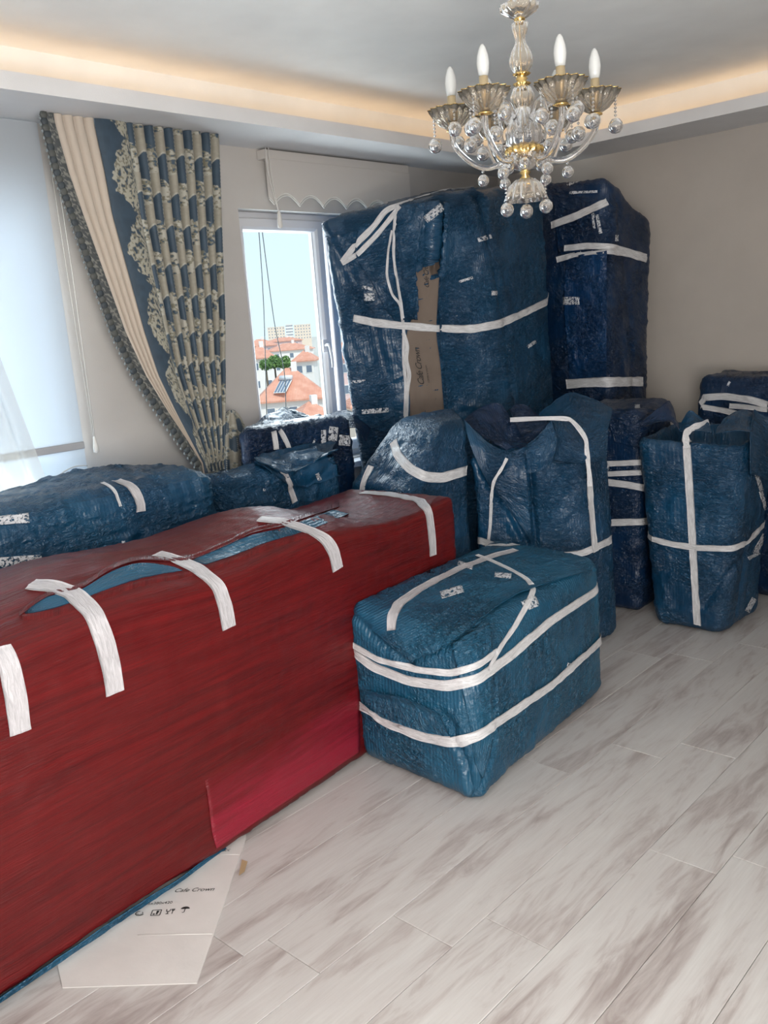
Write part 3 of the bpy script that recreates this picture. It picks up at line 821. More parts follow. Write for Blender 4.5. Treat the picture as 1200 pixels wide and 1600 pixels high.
opening(red, [(300, 876), (340, 858), (395, 836), (440, 826), (480, 812), (520, 797)], [(322, 882), (370, 866), (410, 850), (450, 838), (490, 826), (545, 803)])
for L in ([(30, 962), (75, 930), (126, 917), (175, 888), (222, 874), (290, 874), (350, 852), (395, 831), (440, 820), (480, 806), (530, 790)],):
    red.patch([(x, y - 9) for x, y in L], [(x, y + 3) for x, y in L], .004, RED, 'film_fold', 10, 90, .0015, thick=.0016, edge=lambda U, V: -.006 * smoothstep(.6, 0, U))
red.patch([(34, 962), (85, 954), (130, 940), (167, 926), (222, 907), (287, 896), (325, 886), (372, 870), (412, 854), (452, 842), (492, 830)],
          [(36, 972), (85, 966), (130, 951), (167, 938), (222, 918), (287, 905), (325, 895), (372, 879), (412, 864), (452, 851), (492, 838)], .003, RED, 'film_fold', 10, 90, .0015, thick=.0016, edge=lambda U, V: -.005 * smoothstep(.3, 1, U))
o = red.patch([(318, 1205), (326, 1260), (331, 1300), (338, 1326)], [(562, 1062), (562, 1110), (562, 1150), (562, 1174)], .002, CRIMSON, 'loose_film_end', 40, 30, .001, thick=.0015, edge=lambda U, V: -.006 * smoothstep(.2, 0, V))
o['label'] = 'brighter crimson tail of loose film'
xs_ = np.linspace(.40, 1.42, 11); by = lambda x: 2.098 + (x - .67) * .083
red.sheet([[(x, by(x) - .020 + .012 * smoothstep(1.2, 1.42, x), .005) for x in xs_], [(x, by(x) - .022 + .015 * smoothstep(1.2, 1.42, x), .45 * np.interp(x, HX, HZ) + .004) for x in xs_], [(x, by(x) - .040 + .03 * smoothstep(1.2, 1.42, x), .8 * np.interp(x, HX, HZ) + .004) for x in xs_]], BLUE_LIT, 'inner_wrap', .003)
for pts, w in (([(0, 1012), (14, 1040), (24, 1090), (32, 1145)], .055),
               ([(48, 913), (75, 915), (115, 928), (145, 958), (163, 1000), (173, 1045), (179, 1083)], .06),
               ([(245, 866), (272, 873), (310, 890), (340, 915), (352, 950), (357, 981)], .055),
               ([(405, 811), (440, 815), (480, 828), (508, 842), (521, 862), (527, 890)], .052),
               ([(566, 770), (610, 773), (655, 782), (669, 800), (674, 835), (676, 868)], .045)):
    red.tape(pts, w, TAPE_THIN, sm=2)

# --- front box
fb = Pack('wrapped_box', 'low oblong brightly lit blue package banded with white tape in the foreground', 'package',
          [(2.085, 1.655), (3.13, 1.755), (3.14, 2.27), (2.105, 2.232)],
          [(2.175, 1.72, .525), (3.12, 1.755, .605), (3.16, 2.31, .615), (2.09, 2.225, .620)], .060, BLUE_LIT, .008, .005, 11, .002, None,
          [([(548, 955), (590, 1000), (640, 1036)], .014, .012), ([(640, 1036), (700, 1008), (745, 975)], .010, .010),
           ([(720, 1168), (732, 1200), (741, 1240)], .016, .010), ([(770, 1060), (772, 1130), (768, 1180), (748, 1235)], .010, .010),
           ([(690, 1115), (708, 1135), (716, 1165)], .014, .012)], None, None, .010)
fb.patch([(546, 950), (600, 924), (680, 885), (750, 868), (788, 856)], [(642, 1034), (705, 1004), (748, 972), (812, 930), (922, 892)], .005, None, 'top_flap', 60, 80, .0035,
         edge=lambda U, V: .007 * smoothstep(.85, 1, U))
fb.patch([(576, 1076), (600, 1080), (640, 1090), (684, 1110)], [(570, 1106), (600, 1120), (650, 1142), (706, 1154)], .008, None, 'pocket_flap', 24, 40, .004,
         edge=lambda U, V: .016 * smoothstep(.25, 0, U))
fb.patch([(705, 1005), (722, 1080), (735, 1140), (741, 1190)], [(765, 975), (772, 1060), (773, 1140), (752, 1215)], .004, None, 'corner_fold', 20, 60, .003)
fb.tape([(3.15, 2.15, .50), (2.6, 2.26, .47), (2.16, 2.22, .45), (555, 1020), (580, 1040), (640, 1064), (700, 1072), (745, 1062), (790, 1030), (860, 970), (928, 925), (3.15, 1.92, .50), (3.15, 2.15, .5)], .036)
fb.tape([(553, 1008), (590, 1030), (650, 1046), (705, 1052), (745, 1040), (776, 1018)], .024)
fb.tape([(562, 1100), (600, 1127), (660, 1150), (710, 1160), (745, 1150), (790, 1118), (860, 1070), (929, 1008), (3.15, 1.92, .24), (3.15, 2.15, .26), (2.6, 2.26, .3), (2.14, 2.22, .32), (562, 1100)], .034, lift=.008, sm=6)
fb.tape([(612, 985), (613, 962), (625, 942), (660, 918), (720, 888), (775, 868), (806, 860)], .038, TAPE_THIN)
fb.tape([(745, 868), (775, 880), (808, 896), (826, 908), (834, 922), (826, 940), (806, 975), (780, 1012), (762, 1048)], .020)
for a in ((706, 926, 36, 12, -.3), (727, 884, 24, 7, .3), (786, 900, 26, 8, .1), (828, 944, 24, 16, -.4), (892, 1040, 14, 6, .3)): fb.scrap(*a)

# --- bag with a collar, right of centre
b2 = Pack('wrapped_sack', 'tall blue package with a V-shaped open collar standing behind the low oblong one', 'package',
          [(3.54, 2.06), (3.77, 2.03), (3.80, 2.62), (3.27, 2.50)],
          [(3.54, 2.075, .93), (3.74, 2.06, 1.0), (3.80, 2.62, 1.05), (3.23, 2.50, .98)], .05, BLUE, .009, .010, 23, .003, None,
          [([(728, 672), (752, 730), (766, 757)], .030, .012), ([(766, 760), (796, 796), (824, 850)], .026, .012), ([(828, 715), (832, 780), (837, 850)], .034, .011),
           ([(862, 716), (915, 715), (950, 700)], .012, .014)], None, None, .012)
PN = (-(2.50 - 2.06), (3.27 - 3.54)); PNn = (PN[0], PN[1] , 0)
def q2(px, py, s=0.0):  # on the plane of the sack's broad face, pushed back by s
    n = np.array([.44, .27, 0]) / math.hypot(.44, .27)
    if s <= .012: s -= .020
    return on_plane(px, py, np.array([3.54, 2.06, 0]) + n * s, n)
b2.sheet([[q2(724, 657, .02), q2(760, 690, .03), q2(792, 708, .03)], [q2(733, 690, .0), q2(765, 715, -.01), q2(794, 722, -.01)], [q2(752, 735, -.01), q2(766, 745, -.012), q2(785, 738, -.012)], [q2(768, 760, 0), q2(770, 762, 0), q2(775, 755, 0)]], None, 'collar_flap', .006)
b2.sheet([[q2(792, 708, .02), q2(806, 704, .02), q2(820, 698, .02)], [q2(780, 740, -.006), q2(802, 742, -.01), q2(823, 745, -.01)], [q2(775, 765, -.004), q2(800, 780, -.01), q2(827, 795, -.008)], [q2(800, 800, .0), q2(815, 822, -.004), q2(831, 848, .0)]], None, 'collar_flap', .006, seed=3)
b2.sheet([[q2(820, 700, .03), q2(842, 680, .04), q2(862, 657, .05)], [q2(822, 712, .0), q2(848, 700, -.005), q2(870, 690, .0)], [q2(824, 740, .0), q2(845, 735, -.008), q2(862, 722, .0)]], None, 'collar_flap', .006, seed=6)
# inner back wall of the collar
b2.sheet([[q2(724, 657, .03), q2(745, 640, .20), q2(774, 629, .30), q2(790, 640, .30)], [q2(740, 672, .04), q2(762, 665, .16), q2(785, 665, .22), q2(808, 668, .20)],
          [q2(765, 692, .04), q2(780, 690, .10), q2(800, 690, .14), q2(822, 690, .12)], [q2(790, 706, .03), q2(800, 703, .05), q2(812, 700, .06), q2(824, 699, .06)]], BLUE_SHADED, 'collar_lining', .012, seed=9)
b2.sheet([[q2(796, 640, .28), q2(812, 633, .34), q2(842, 652, .32)], [q2(806, 664, .20), q2(826, 662, .22), q2(852, 660, .16)], [q2(824, 694, .08), q2(838, 682, .07), q2(860, 661, .06)]], BLUE_SHADED, 'collar_lining', .012, seed=12)
# folded-over roof on the right
b2.sheet([[q2(838, 652, .34), q2(886, 616, .46), q2(925, 624, .46), q2(957, 638, .42)], [q2(848, 655, .22), q2(890, 645, .26), q2(925, 648, .27), q2(955, 652, .27)],
          [q2(862, 657, .08), q2(884, 668, .08), q2(915, 680, .09), q2(950, 672, .14)], [q2(870, 690, .02), q2(885, 700, .01), q2(918, 708, .0), q2(948, 700, .06)], [q2(866, 718, .005), q2(885, 722, .0), q2(918, 724, -.005), q2(946, 716, .05)]], None, 'roof_flap', .005, seed=15)
def strap3(p, pts, w, mat=None, name='tape', n=40, thick=.0016):
    """a taut band through measured points in space"""
    P = smoothline(pts, n); c = p.P.mean(0); T = np.gradient(P, axis=0); V = []
    view = P - EYE; S = np.cross(T, view); S /= np.linalg.norm(S, axis=1, keepdims=True) + 1e-9
    for i in range(n):
        for k in np.linspace(-.5, .5, 5): V.append(P[i] + S[i] * k * w * (1 + .12 * math.sin(i * .7)))
    V = np.array(V); F = grid_faces(5, n); Nv = vnormals(V, F)
    uvv = np.stack([np.tile(np.linspace(-.5, .5, 5) * w, n), np.repeat(np.arange(n) * .02, 5)], -1)
    V2 = V + Nv * thick; k = len(V); FA = np.vstack([F, F[:, ::-1] + k]); uvv = np.vstack([uvv, uvv])
    return mesh(name, local(np.vstack([V, V2]), p.root), FA, mat or TAPE, p.root, True, uvv[FA.ravel()])
strap3(b2, [q2(797, 656, .10), q2(840, 654, .06), q2(880, 654, .05), q2(895, 659, .04), q2(914, 684, -.004), q2(917, 705, -.012), q2(920, 735, -.02), q2(922, 760, -.024)], .020)
b2.tape([(920, 735), (922, 780), (926, 825), (930, 862)], .036)
strap3(b2, [q2(792, 716, -.012), q2(784, 732, -.030), q2(772, 752, -.034), q2(768, 775, -.026), q2(767, 792, -.018)], .014)
b2.tape([(768, 785), (766, 820), (763, 850)], .016)
b2.tape([(745, 842), (800, 862), (880, 868), (910, 864), (942, 850), (3.78, 2.3, .5), (3.8, 2.6, .5)], .034)
for a in ((757, 672, 14, 12, .2), (951, 715, 4, 34, .08), (952, 745, 4, 26, -.1), (920, 793, 3, 10, 0)): b2.scrap(*a)

# --- right bag
b3 = Pack('wrapped_sack', 'upright blue package with crumpled open top and crossed white tape at the right', 'package',
          [(4.0, 1.60), (4.41, 1.585), (4.45, 1.98), (3.985, 1.95)],
          [(4.03, 1.515, .94), (4.42, 1.52, .96), (4.46, 2.04, 1.0), (3.965, 2.035, .965)], .055, BLUE, .009, .008, 31, .003, None,
          [([(1150, 960), (1160, 900), (1165, 850)], .014, .014), ([(1025, 900), (1060, 885), (1120, 890)], .008, .018), ([(1100, 945), (1150, 880), (1178, 850)], .012, .012),
           ([(1022, 850), (1050, 868), (1090, 862)], .006, .012)], None,
          lambda P, Nn, t: P - np.array([0, 0, 1])[None] * (.20 * smoothstep(.985, 1, t[:, 2]) * np.clip(1 - np.maximum(np.abs(2 * t[:, 0] - 1), np.abs(2 * t[:, 1] - 1)) ** 4, 0, 1))[:, None], .010)
def q3(px, py, s=0.0): return on_x(px, py, 3.985 + s)
b3.sheet([[q3(1000, 662, .03), q3(1030, 638, .12), q3(1045, 627, .2), q3(1052, 650, .2)], [q3(1002, 668, .0), q3(1025, 660, .06), q3(1048, 660, .08), q3(1060, 672, .06)]], BLUE_SHADED, 'rim_flap', .008)
b3.sheet([[q3(1062, 670, .08), q3(1076, 643, .14), q3(1092, 652, .14), q3(1108, 662, .10)], [q3(1062, 676, .03), q3(1078, 672, .03), q3(1092, 674, .03), q3(1112, 676, .03)]], None, 'rim_flap', .008, seed=3)
b3.sheet([[q3(1120, 672, .1), q3(1135, 654, .2), q3(1160, 640, .3), q3(1180, 648, .34)], [q3(1118, 678, .02), q3(1138, 674, .05), q3(1158, 672, .07), q3(1176, 676, .10)]], None, 'rim_flap', .008, seed=5)
b3.sheet([[q3(1178, 640, .30), q3(1190, 648, .34), q3(1204, 655, .36)], [q3(1172, 680, .08), q3(1188, 690, .18), q3(1200, 700, .26)], [q3(1172, 740, .06), q3(1188, 745, .16), q3(1200, 750, .24)]], None, 'rim_flap', .006, seed=8)
strap3(b3, [q3(1108, 660, .12), q3(1095, 664, .06), q3(1080, 670, .02), q3(1072, 678, -.006), q3(1072, 690, -.016), q3(1073, 700, -.02)], .03)
b3.tape([(1073, 690), (1076, 740), (1080, 800), (1083, 860), (1086, 910), (1090, 976)], .036)
b3.tape([(1019, 842), (1050, 850), (1090, 856), (1145, 857), (1170, 845), (1192, 820), (4.44, 1.7, .5), (4.46, 1.98, .5), (4.1, 2.03, .48), (1019, 842)], .030)
b3.tape([(1160, 645), (1172, 660), (1186, 680)], .028)
for a in ((1184, 750, 6, 34, -.3), (1192, 782, 6, 30, -.3), (1186, 850, 8, 34, .5), (1177, 868, 20, 5, -.5), (1172, 945, 8, 24, .5)): b3.scrap(*a)

# --- dark pack between the two bags
b4 = Pack('wrapped_package', 'shaded dark blue package banded four times in the gap between the two sacks', 'package',
          [(4.10, 2.08), (4.50, 2.10), (4.48, 2.50), (4.06, 2.46)], [(4.10, 2.06, 1.07), (4.5, 2.08, 1.1), (4.48, 2.5, 1.1), (4.06, 2.48, 1.05)], .05, BLUE_SHADED, .014, .008, 41, .003)
for y0, y1, w in ((725, 721, .03), (741, 737, .028), (752, 764, .036), (817, 814, .036)):
    b4.tape([(940, y0), (985, (y0 + y1) / 2), (1016, y1)], w)
b4.scrap(996, 638, 8, 10)
b4.patch([(945, 640), (960, 690)], [(1030, 640), (1000, 700)], .008, BLUE_SHADED, 'top_flap', 20, 20, .006)

# --- dark bundle against the right wall
b5 = Pack('wrapped_bundle', 'shaded dark blue bundle with doubled white tape against the beige wall at far right', 'package',
          [(4.60, 1.22), (5.06, 1.22), (5.08, 2.12), (4.72, 2.12)], [(4.66, 1.20, 1.16), (5.04, 1.20, 1.18), (5.06, 2.05, 1.20), (4.74, 2.05, 1.19)], .07, BLUE_SHADED, .014, .010, 51, .003, None,
          [([(1065, 640), (1110, 600), (1200, 600)], .015, .03)])
b5.tape([(1056, 630), (1090, 622), (1130, 619), (1170, 624), (1200, 632)], .036)
b5.tape([(1060, 634), (1100, 636), (1135, 642), (1165, 650)], .030)
b5.tape([(1140, 634), (1170, 636), (1200, 640)], .026)
b5.scrap(1139, 600, 4, 8, .5)

# --- tall wrapped wardrobe by the window
wa = Pack('wrapped_package', 'huge blue-wrapped package by the window with brown cardboard showing through', 'package',
          [(3.46, 3.40), (4.02, 2.80), (4.52, 2.80), (4.36, 3.48)], [(3.20, 3.36, 2.12), (3.80, 2.78, 2.22), (4.47, 2.82, 2.30), (4.28, 3.44, 2.34)], .06, BLUE, .012, .009, 61, .004, None,
          [([(500, 350), (540, 415), (580, 500), (612, 620), (615, 690)], .014, .022), ([(688, 318), (684, 370), (680, 422)], .06, .015),
           ([(745, 310), (768, 400), (786, 500), (800, 620)], .022, .020), ([(620, 330), (612, 400), (640, 500)], .010, .02),
           ([(545, 360), (620, 350)], .014, .03), ([(740, 300), (800, 470), (870, 600)], .006, .02)], (2, .052, .0022), None, .012)
wa.patch([(645, 422), (652, 470), (636, 520), (632, 570), (640, 620), (640, 664)], [(688, 404), (684, 470), (682, 520), (688, 570), (692, 620), (696, 664)], .0015, CARD_BROWN, 'inner_cardboard', 20, 40, .002, thick=.003)
wa.patch([(560, 352), (556, 400), (580, 440), (600, 480), (615, 500)], [(664, 330), (655, 380), (650, 425), (652, 460), (652, 498)], .012, None, 'left_flap', 40, 50, .006, edge=lambda U, V: .014 * smoothstep(.85, 1, U))
wa.patch([(622, 325), (620, 370), (626, 410), (632, 436)], [(682, 318), (679, 360), (677, 395), (671, 412)], .022, None, 'hanging_flap', 40, 40, .008, edge=lambda U, V: .024 * smoothstep(.7, 1, U) + .014 * smoothstep(.8, 1, V))
wa.patch([(697, 318), (692, 400), (685, 460), (688, 540), (696, 600), (700, 664)], [(748, 305), (770, 400), (782, 470), (792, 540), (798, 600), (800, 640)], .010, None, 'front_flap', 50, 80, .007, edge=lambda U, V: .012 * smoothstep(.12, 0, U) + .008 * smoothstep(.9, 1, U))
wa.patch([(500, 350), (560, 326), (640, 305), (740, 290)], [(512, 372), (590, 352), (650, 335), (744, 318)], .012, None, 'top_flap', 16, 60, .006)
wa.tape([(552, 497), (580, 503), (620, 508), (680, 513), (740, 514), (780, 506), (820, 488), (872, 463), (4.5, 3.0, 1.7), (4.36, 3.3, 1.7)], .040)
wa.tape([(534, 410), (556, 382), (580, 358), (602, 330), (625, 318), (690, 298), (740, 288)], .030)
wa.tape([(534, 412), (560, 396), (590, 366), (625, 322)], .026)
wa.tape([(622, 320), (616, 345), (615, 400), (620, 440), (627, 480), (631, 520), (630, 560), (634, 600), (633, 650)], .017)
wa.tape([(612, 360), (606, 390), (604, 430), (612, 460), (625, 475), (628, 500)], .012)
wa.tape([(630, 520), (637, 540), (634, 562), (640, 585), (636, 610), (634, 660)], .022)
for a in ((678, 333, 34, 12, -.7), (757, 372, 22, 7, -.3), (728, 437, 22, 4, -.3), (574, 450, 16, 5, .2), (577, 464, 16, 12, 0), (772, 458, 9, 7, 0),
          (560, 596, 22, 4, -.1), (586, 642, 42, 7, -.08), (830, 538, 16, 5, -.6)): wa.scrap(*a)

# --- second tall wrapped unit in the corner
wb = Pack('wrapped_package', 'tall narrow blue-wrapped package in the corner against the beige wall', 'package',
          [(4.62, 2.52), (4.99, 2.50), (5.07, 3.20), (4.66, 3.16)], [(4.58, 2.50, 2.31), (5.02, 2.44, 2.06), (5.08, 3.1, 2.12), (4.62, 3.1, 2.36)], .05, BLUE_SHADED, .014, .009, 71, .004, None,
          [([(975, 400), (985, 500), (990, 620)], .010, .02), ([(958, 280), (955, 400), (952, 600)], -.006, .02), ([(870, 330), (940, 300), (1000, 330)], .008, .03)], (2, .055, .0020), None, .008)
wb.patch([(884, 402), (882, 480), (888, 560), (890, 596)], [(948, 392), (948, 480), (948, 560), (948, 594)], .004, BLUE_GLOSS, 'front_panel', 40, 60, .008)
wb.patch([(864, 300), (868, 350), (874, 398)], [(962, 318), (962, 350), (962, 388)], .008, BLUE_SHADED, 'shoulder_flap', 40, 40, .008)
wb.tape([(862, 352), (900, 338), (949, 315)], .040)
wb.tape([(870, 406), (905, 396), (945, 392), (975, 396), (1010, 406)], .032)
wb.tape([(882, 388), (920, 384), (955, 386), (985, 394), (1010, 402)], .034)
wb.tape([(886, 600), (930, 597), (1003, 596)], .056, lift=.008)
for a in ((902, 280, 36, 10, -.4), (912, 300, 44, 4, -.05), (936, 350, 5, 30, -.2), (928, 345, 4, 24, -.1), (963, 372, 5, 10, 0), (1005, 330, 18, 5, .1), (893, 470, 26, 12, 0)): wb.scrap(*a)

# --- slanted package behind the red one
def slfn(P, Nn, t):
    P = P.copy(); k = np.clip((P[:, 2] - .86) / .30, 0, 1.1)
    P[:, 0] += .27 * k * (1 - t[:, 0]); P[:, 1] -= .10 * k * t[:, 1]; return P
sl = Pack('wrapped_package', 'slope-shouldered blue package with a curved white tape band behind the red one', 'package',
          [(2.86, 2.52), (3.20, 2.48), (3.46, 2.84), (2.90, 3.00)], [(2.86, 2.54, 1.13), (3.22, 2.50, 1.14), (3.46, 2.84, 1.17), (2.90, 2.98, 1.15)], .06, BLUE, .013, .008, 81, .003, None,
          [([(610, 700), (640, 690), (725, 700)], .010, .02), ([(585, 730), (640, 760), (720, 790)], .008, .02)], None, slfn, .01)
sl.tape([(615, 690), (622, 712), (640, 732), (662, 745), (690, 747), (728, 735)], .045)
sl.tape([(580, 728), (570, 748), (566, 768)], .034)

# --- long package at the left behind the red one
lp = Pack('wrapped_package', 'long quilted blue package lying at far left beneath the pale blind', 'package',
          [(.55, 2.93), (2.09, 2.93), (2.11, 3.36), (.55, 3.36)], [(.55, 2.93, 1.08), (2.12, 2.93, 1.07), (2.14, 3.36, 1.06), (.55, 3.36, 1.10)], .09, BLUE_QUILT, .011, .009, 91, .003, None, (), (2, .034, .0085),
          lambda P, Nn, t: P + np.stack([0 * t[:, 0], 0 * t[:, 0], .05 * smoothstep(.9, 1, t[:, 2]) * np.exp(-((P[:, 0] - 1.75) / .3) ** 2) * t[:, 1]], -1), .03)
lp.tape([(182, 752), (206, 760), (218, 780), (220, 800)], .040, TAPE_THIN)
lp.tape([(160, 755), (178, 765), (188, 792)], .014)
for a in ((48, 890, 12, 30, 0), (30, 880, 70, 22, -.05), (195, 858, 6, 28, -.2), (225, 866, 4, 14, 0), (160, 865, 34, 10, -.2), (20, 812, 50, 14, -.1)): lp.scrap(*a)
# --- folded package in the middle
mp = Pack('wrapped_package', 'creased blue package with folded top between the quilted one and the window', 'package',
          [(2.19, 2.96), (2.86, 2.96), (2.86, 3.12), (2.20, 3.12)], [(2.19, 2.98, 1.0), (2.84, 2.96, 1.00), (2.84, 3.14, 1.06), (2.14, 3.14, 1.02)], .05, BLUE, .011, .012, 101, .003, None,
          [([(340, 742), (400, 722), (440, 740)], .016, .016), ([(445, 745), (480, 765), (520, 720)], .012, .014), ([(350, 760), (430, 770), (520, 745)], .010, .02)], None, None, .01)
mp.patch([(392, 718), (420, 735), (445, 745), (470, 732), (525, 700)], [(445, 756), (448, 758), (452, 760), (480, 762), (530, 742)], .012, None, 'folded_flap', 24, 50, .006)
mp.sheet([[on_y(400, 716, 3.12), on_y(450, 700, 3.16), on_y(525, 692, 3.18)], [on_y(400, 720, 3.02), on_y(460, 725, 3.06), on_y(520, 704, 3.08)], [on_y(446, 742, 2.94), on_y(475, 732, 2.95), on_y(528, 702, 2.95)]], None, 'folded_flap', .012)
mp.tape([(442, 735), (450, 752), (460, 785)], .030, TAPE_THIN)
for a in ((497, 745, 6, 12, -.4), (412, 765, 4, 4, 0)): mp.scrap(*a)
# --- low dark package under the window
wp = Pack('wrapped_package', 'shaded dark blue package standing directly beneath the bright open window', 'package',
          [(2.47, 3.20), (3.20, 3.18), (3.18, 3.37), (2.62, 3.38)], [(2.45, 3.20, 1.18), (3.16, 3.18, 1.15), (3.14, 3.37, 1.16), (2.62, 3.38, 1.17)], .05, BLUE_SHADED, .012, .010, 111, .003, None, (), None, None, .0)
wp.sheet([[on_y(392, 668, 3.44), on_y(430, 645, 3.46), on_y(448, 637, 3.46), on_y(490, 655, 3.46)], [on_y(392, 672, 3.34), on_y(430, 662, 3.34), on_y(450, 662, 3.32), on_y(490, 662, 3.32)], [on_y(390, 676, 3.24), on_y(430, 674, 3.22), on_y(455, 670, 3.21), on_y(490, 664, 3.21)]], BLUE, 'crumpled_flap', .008)
wp.sheet([[on_y(486, 660, 3.42), on_y(530, 644, 3.44), on_y(548, 643, 3.44), on_y(582, 655, 3.42)], [on_y(486, 664, 3.3), on_y(530, 656, 3.3), on_y(552, 655, 3.3), on_y(580, 668, 3.3)], [on_y(480, 674, 3.2), on_y(530, 672, 3.19), on_y(555, 670, 3.19), on_y(572, 690, 3.19)]], None, 'crumpled_flap', .008, seed=4)
wp.tape([(427, 674), (430, 688), (431, 702)], .030)
wp.tape([(437, 672), (446, 688), (452, 702)], .026)
for a in ((505, 685, 8, 26, 0), (520, 678, 14, 22, .1), (538, 688, 18, 16, .1), (490, 690, 3, 8, .4)): wp.scrap(*a)

# --- text helper
def text(body, loc, xdir, ydir, size, parent, name='lettering', shear=0., mat=INK, spacing=1.0):
    c = bpy.data.curves.new(name, 'FONT'); c.body = body; c.size = size; c.shear = shear; c.space_character = spacing
    c.extrude = .0001
    tmp = bpy.data.objects.new(name, c); COL.objects.link(tmp)
    me = bpy.data.meshes.new_from_object(tmp.evaluated_get(bpy.context.evaluated_depsgraph_get()))
    bpy.data.objects.remove(tmp)
    me.name = name; me.materials.clear(); me.materials.append(mat)
    o = bpy.data.objects.new(name, me); COL.objects.link(o)
    x = Vector(xdir).normalized(); y = Vector(ydir); y = (y - x * y.dot(x)).normalized(); z = x.cross(y)
    m = Matrix(((x.x, y.x, z.x, loc[0]), (x.y, y.y, z.y, loc[1]), (x.z, y.z, z.z, loc[2]), (0, 0, 0, 1)))
    if parent: o.parent = parent; m = Matrix.Translation(-Vector(parent.location)) @ m
    o.matrix_local = m
    return o
def on_pack(p, a, b, body, size, **k):
    A, n = p.hit(*a); B, _ = p.hit(*b); n = Vector(n).normalized(); x = Vector(B - A); A = Vector(A) + n * .006
    return text(body, A, x, n.cross(x), size, p.root, **k)
on_pack(wa, (663, 602), (655, 545), 'Cafe Crown', .046, shear=.5, spacing=.86)
on_pack(wa, (671, 598), (665, 562), 'COFFEE & CREAM', .012)
on_pack(wa, (670, 450), (668, 420), 'Cafe Crown', .034, shear=.5, spacing=.86)

# --- flattened cardboard on the floor
cp = [(98, 1545), (308, 1538), (336, 1457), (360, 1384), (384, 1313)]
cb = thing('cardboard_sheet', 'flattened pale cardboard carton lying on the floor under the red package', 'cardboard', (1.1, 2.05, 0))
out = [on_z(*p) for p in cp] + [np.array([1.75, 2.45, 0]), np.array([1.2, 2.75, 0]), on_z(98, 1545) + np.array([.12, .33, 0])]
out = [np.array([p[0], p[1], 0]) for p in out]
V = [tuple(p + (0, 0, .001)) for p in out] + [tuple(p + (0, 0, .0045)) for p in out]; n = len(out)
F = [tuple(range(n, 2 * n)), tuple(range(n - 1, -1, -1))] + [(i, (i + 1) % n, (i + 1) % n + n, i + n) for i in range(n)]
mesh('panel', local(V, cb), F, CARD_WHITE, cb, False)
cr = [on_z(215, 1461, .0048), on_z(332, 1459, .0048)]
tube('fold_line', [cr[0], cr[1]], .0012, CARD_WHITE, cb, 5)
tube('fold_line', [on_z(340, 1335, .0048), on_z(374, 1335, .0048)], .0012, CARD_WHITE, cb, 5)
tr = [on_z(x, y, .005) for x, y in ((378, 1343), (387, 1346), (382, 1362), (373, 1368))]
mesh('torn_edge', local(tr, cb), [(3, 2, 1, 0)], plain('torn_kraft', (.42, .30, .17), .85), cb, False)
def floor_text(a, b, body, size, **k):
    A = on_z(*a, .0052); B = on_z(*b, .0052); x = B - A; return text(body, A, x, (-x[1], x[0], 0), size, cb, **k)
floor_text((325, 1332), (365, 1329), '1200 cc', .022, shear=.2)
floor_text((271, 1394), (322, 1392), 'Cafe Crown', .024, shear=.35)
floor_text((222, 1414), (283, 1411), '335x380x420', .016)
# care symbols: arrow ring, figure in a frame, glass and fork, umbrella
def icon(cx, cy, polys, s=.026):
    A = on_z(cx, cy, .0054); B = on_z(cx + 40, cy - 2, .0054); x = (B - A) / np.linalg.norm(B - A); y = np.array([-x[1], x[0], 0])
    V = []; F = []
    for P in polys:
        k = len(V); V += [tuple(A + x * a * s + y * b * s) for a, b in P]; F.append(tuple(range(k, k + len(P))))
    return mesh('care_symbol', local(V, cb), F, INK, cb, False)
def ring(r0, r1, a0, a1, sy=.75, n=18, c=(0, 0)):
    t = [math.radians(a0 + (a1 - a0) * i / n) for i in range(n + 1)]
    return [(c[0] + r1 * math.cos(q), c[1] + r1 * sy * math.sin(q)) for q in t] + [(c[0] + r0 * math.cos(q), c[1] + r0 * sy * math.sin(q)) for q in reversed(t)]
def bar(x0, y0, x1, y1, w=.05):
    d = math.hypot(x1 - x0, y1 - y0); nx, ny = -(y1 - y0) / d * w, (x1 - x0) / d * w
    return [(x0 - nx, y0 - ny), (x1 - nx, y1 - ny), (x1 + nx, y1 + ny), (x0 + nx, y0 + ny)]
icon(219, 1427, [ring(.42, .56, 100, 330), ring(.25, .34, 190, 420)])
icon(244, 1426, [bar(-.5, -.45, .5, -.45), bar(.5, -.45, .5, .45), bar(.5, .45, -.5, .45), bar(-.5, .45, -.5, -.45), bar(.1, -.3, .14, .1, .1), bar(.14, 0, .14, .32, .14), ring(0, .12, 0, 360, 1, 10, (-.2, -.22))])
icon(265, 1424, [bar(-.4, .4, -.35, 0), bar(.05, .4, 0, 0), bar(-.35, 0, 0, 0), bar(-.18, 0, -.18, -.4), bar(-.35, -.4, 0, -.4), bar(.35, .42, .35, -.42), bar(.22, .42, .22, .15), bar(.48, .42, .48, .15), bar(.22, .15, .48, .15)])
icon(289, 1421, [ring(0, .5, 0, 180, .8, 18, (0, .1)), bar(0, .1, 0, -.4), ring(.06, .14, 180, 360, 1, 8, (-.1, -.4))])
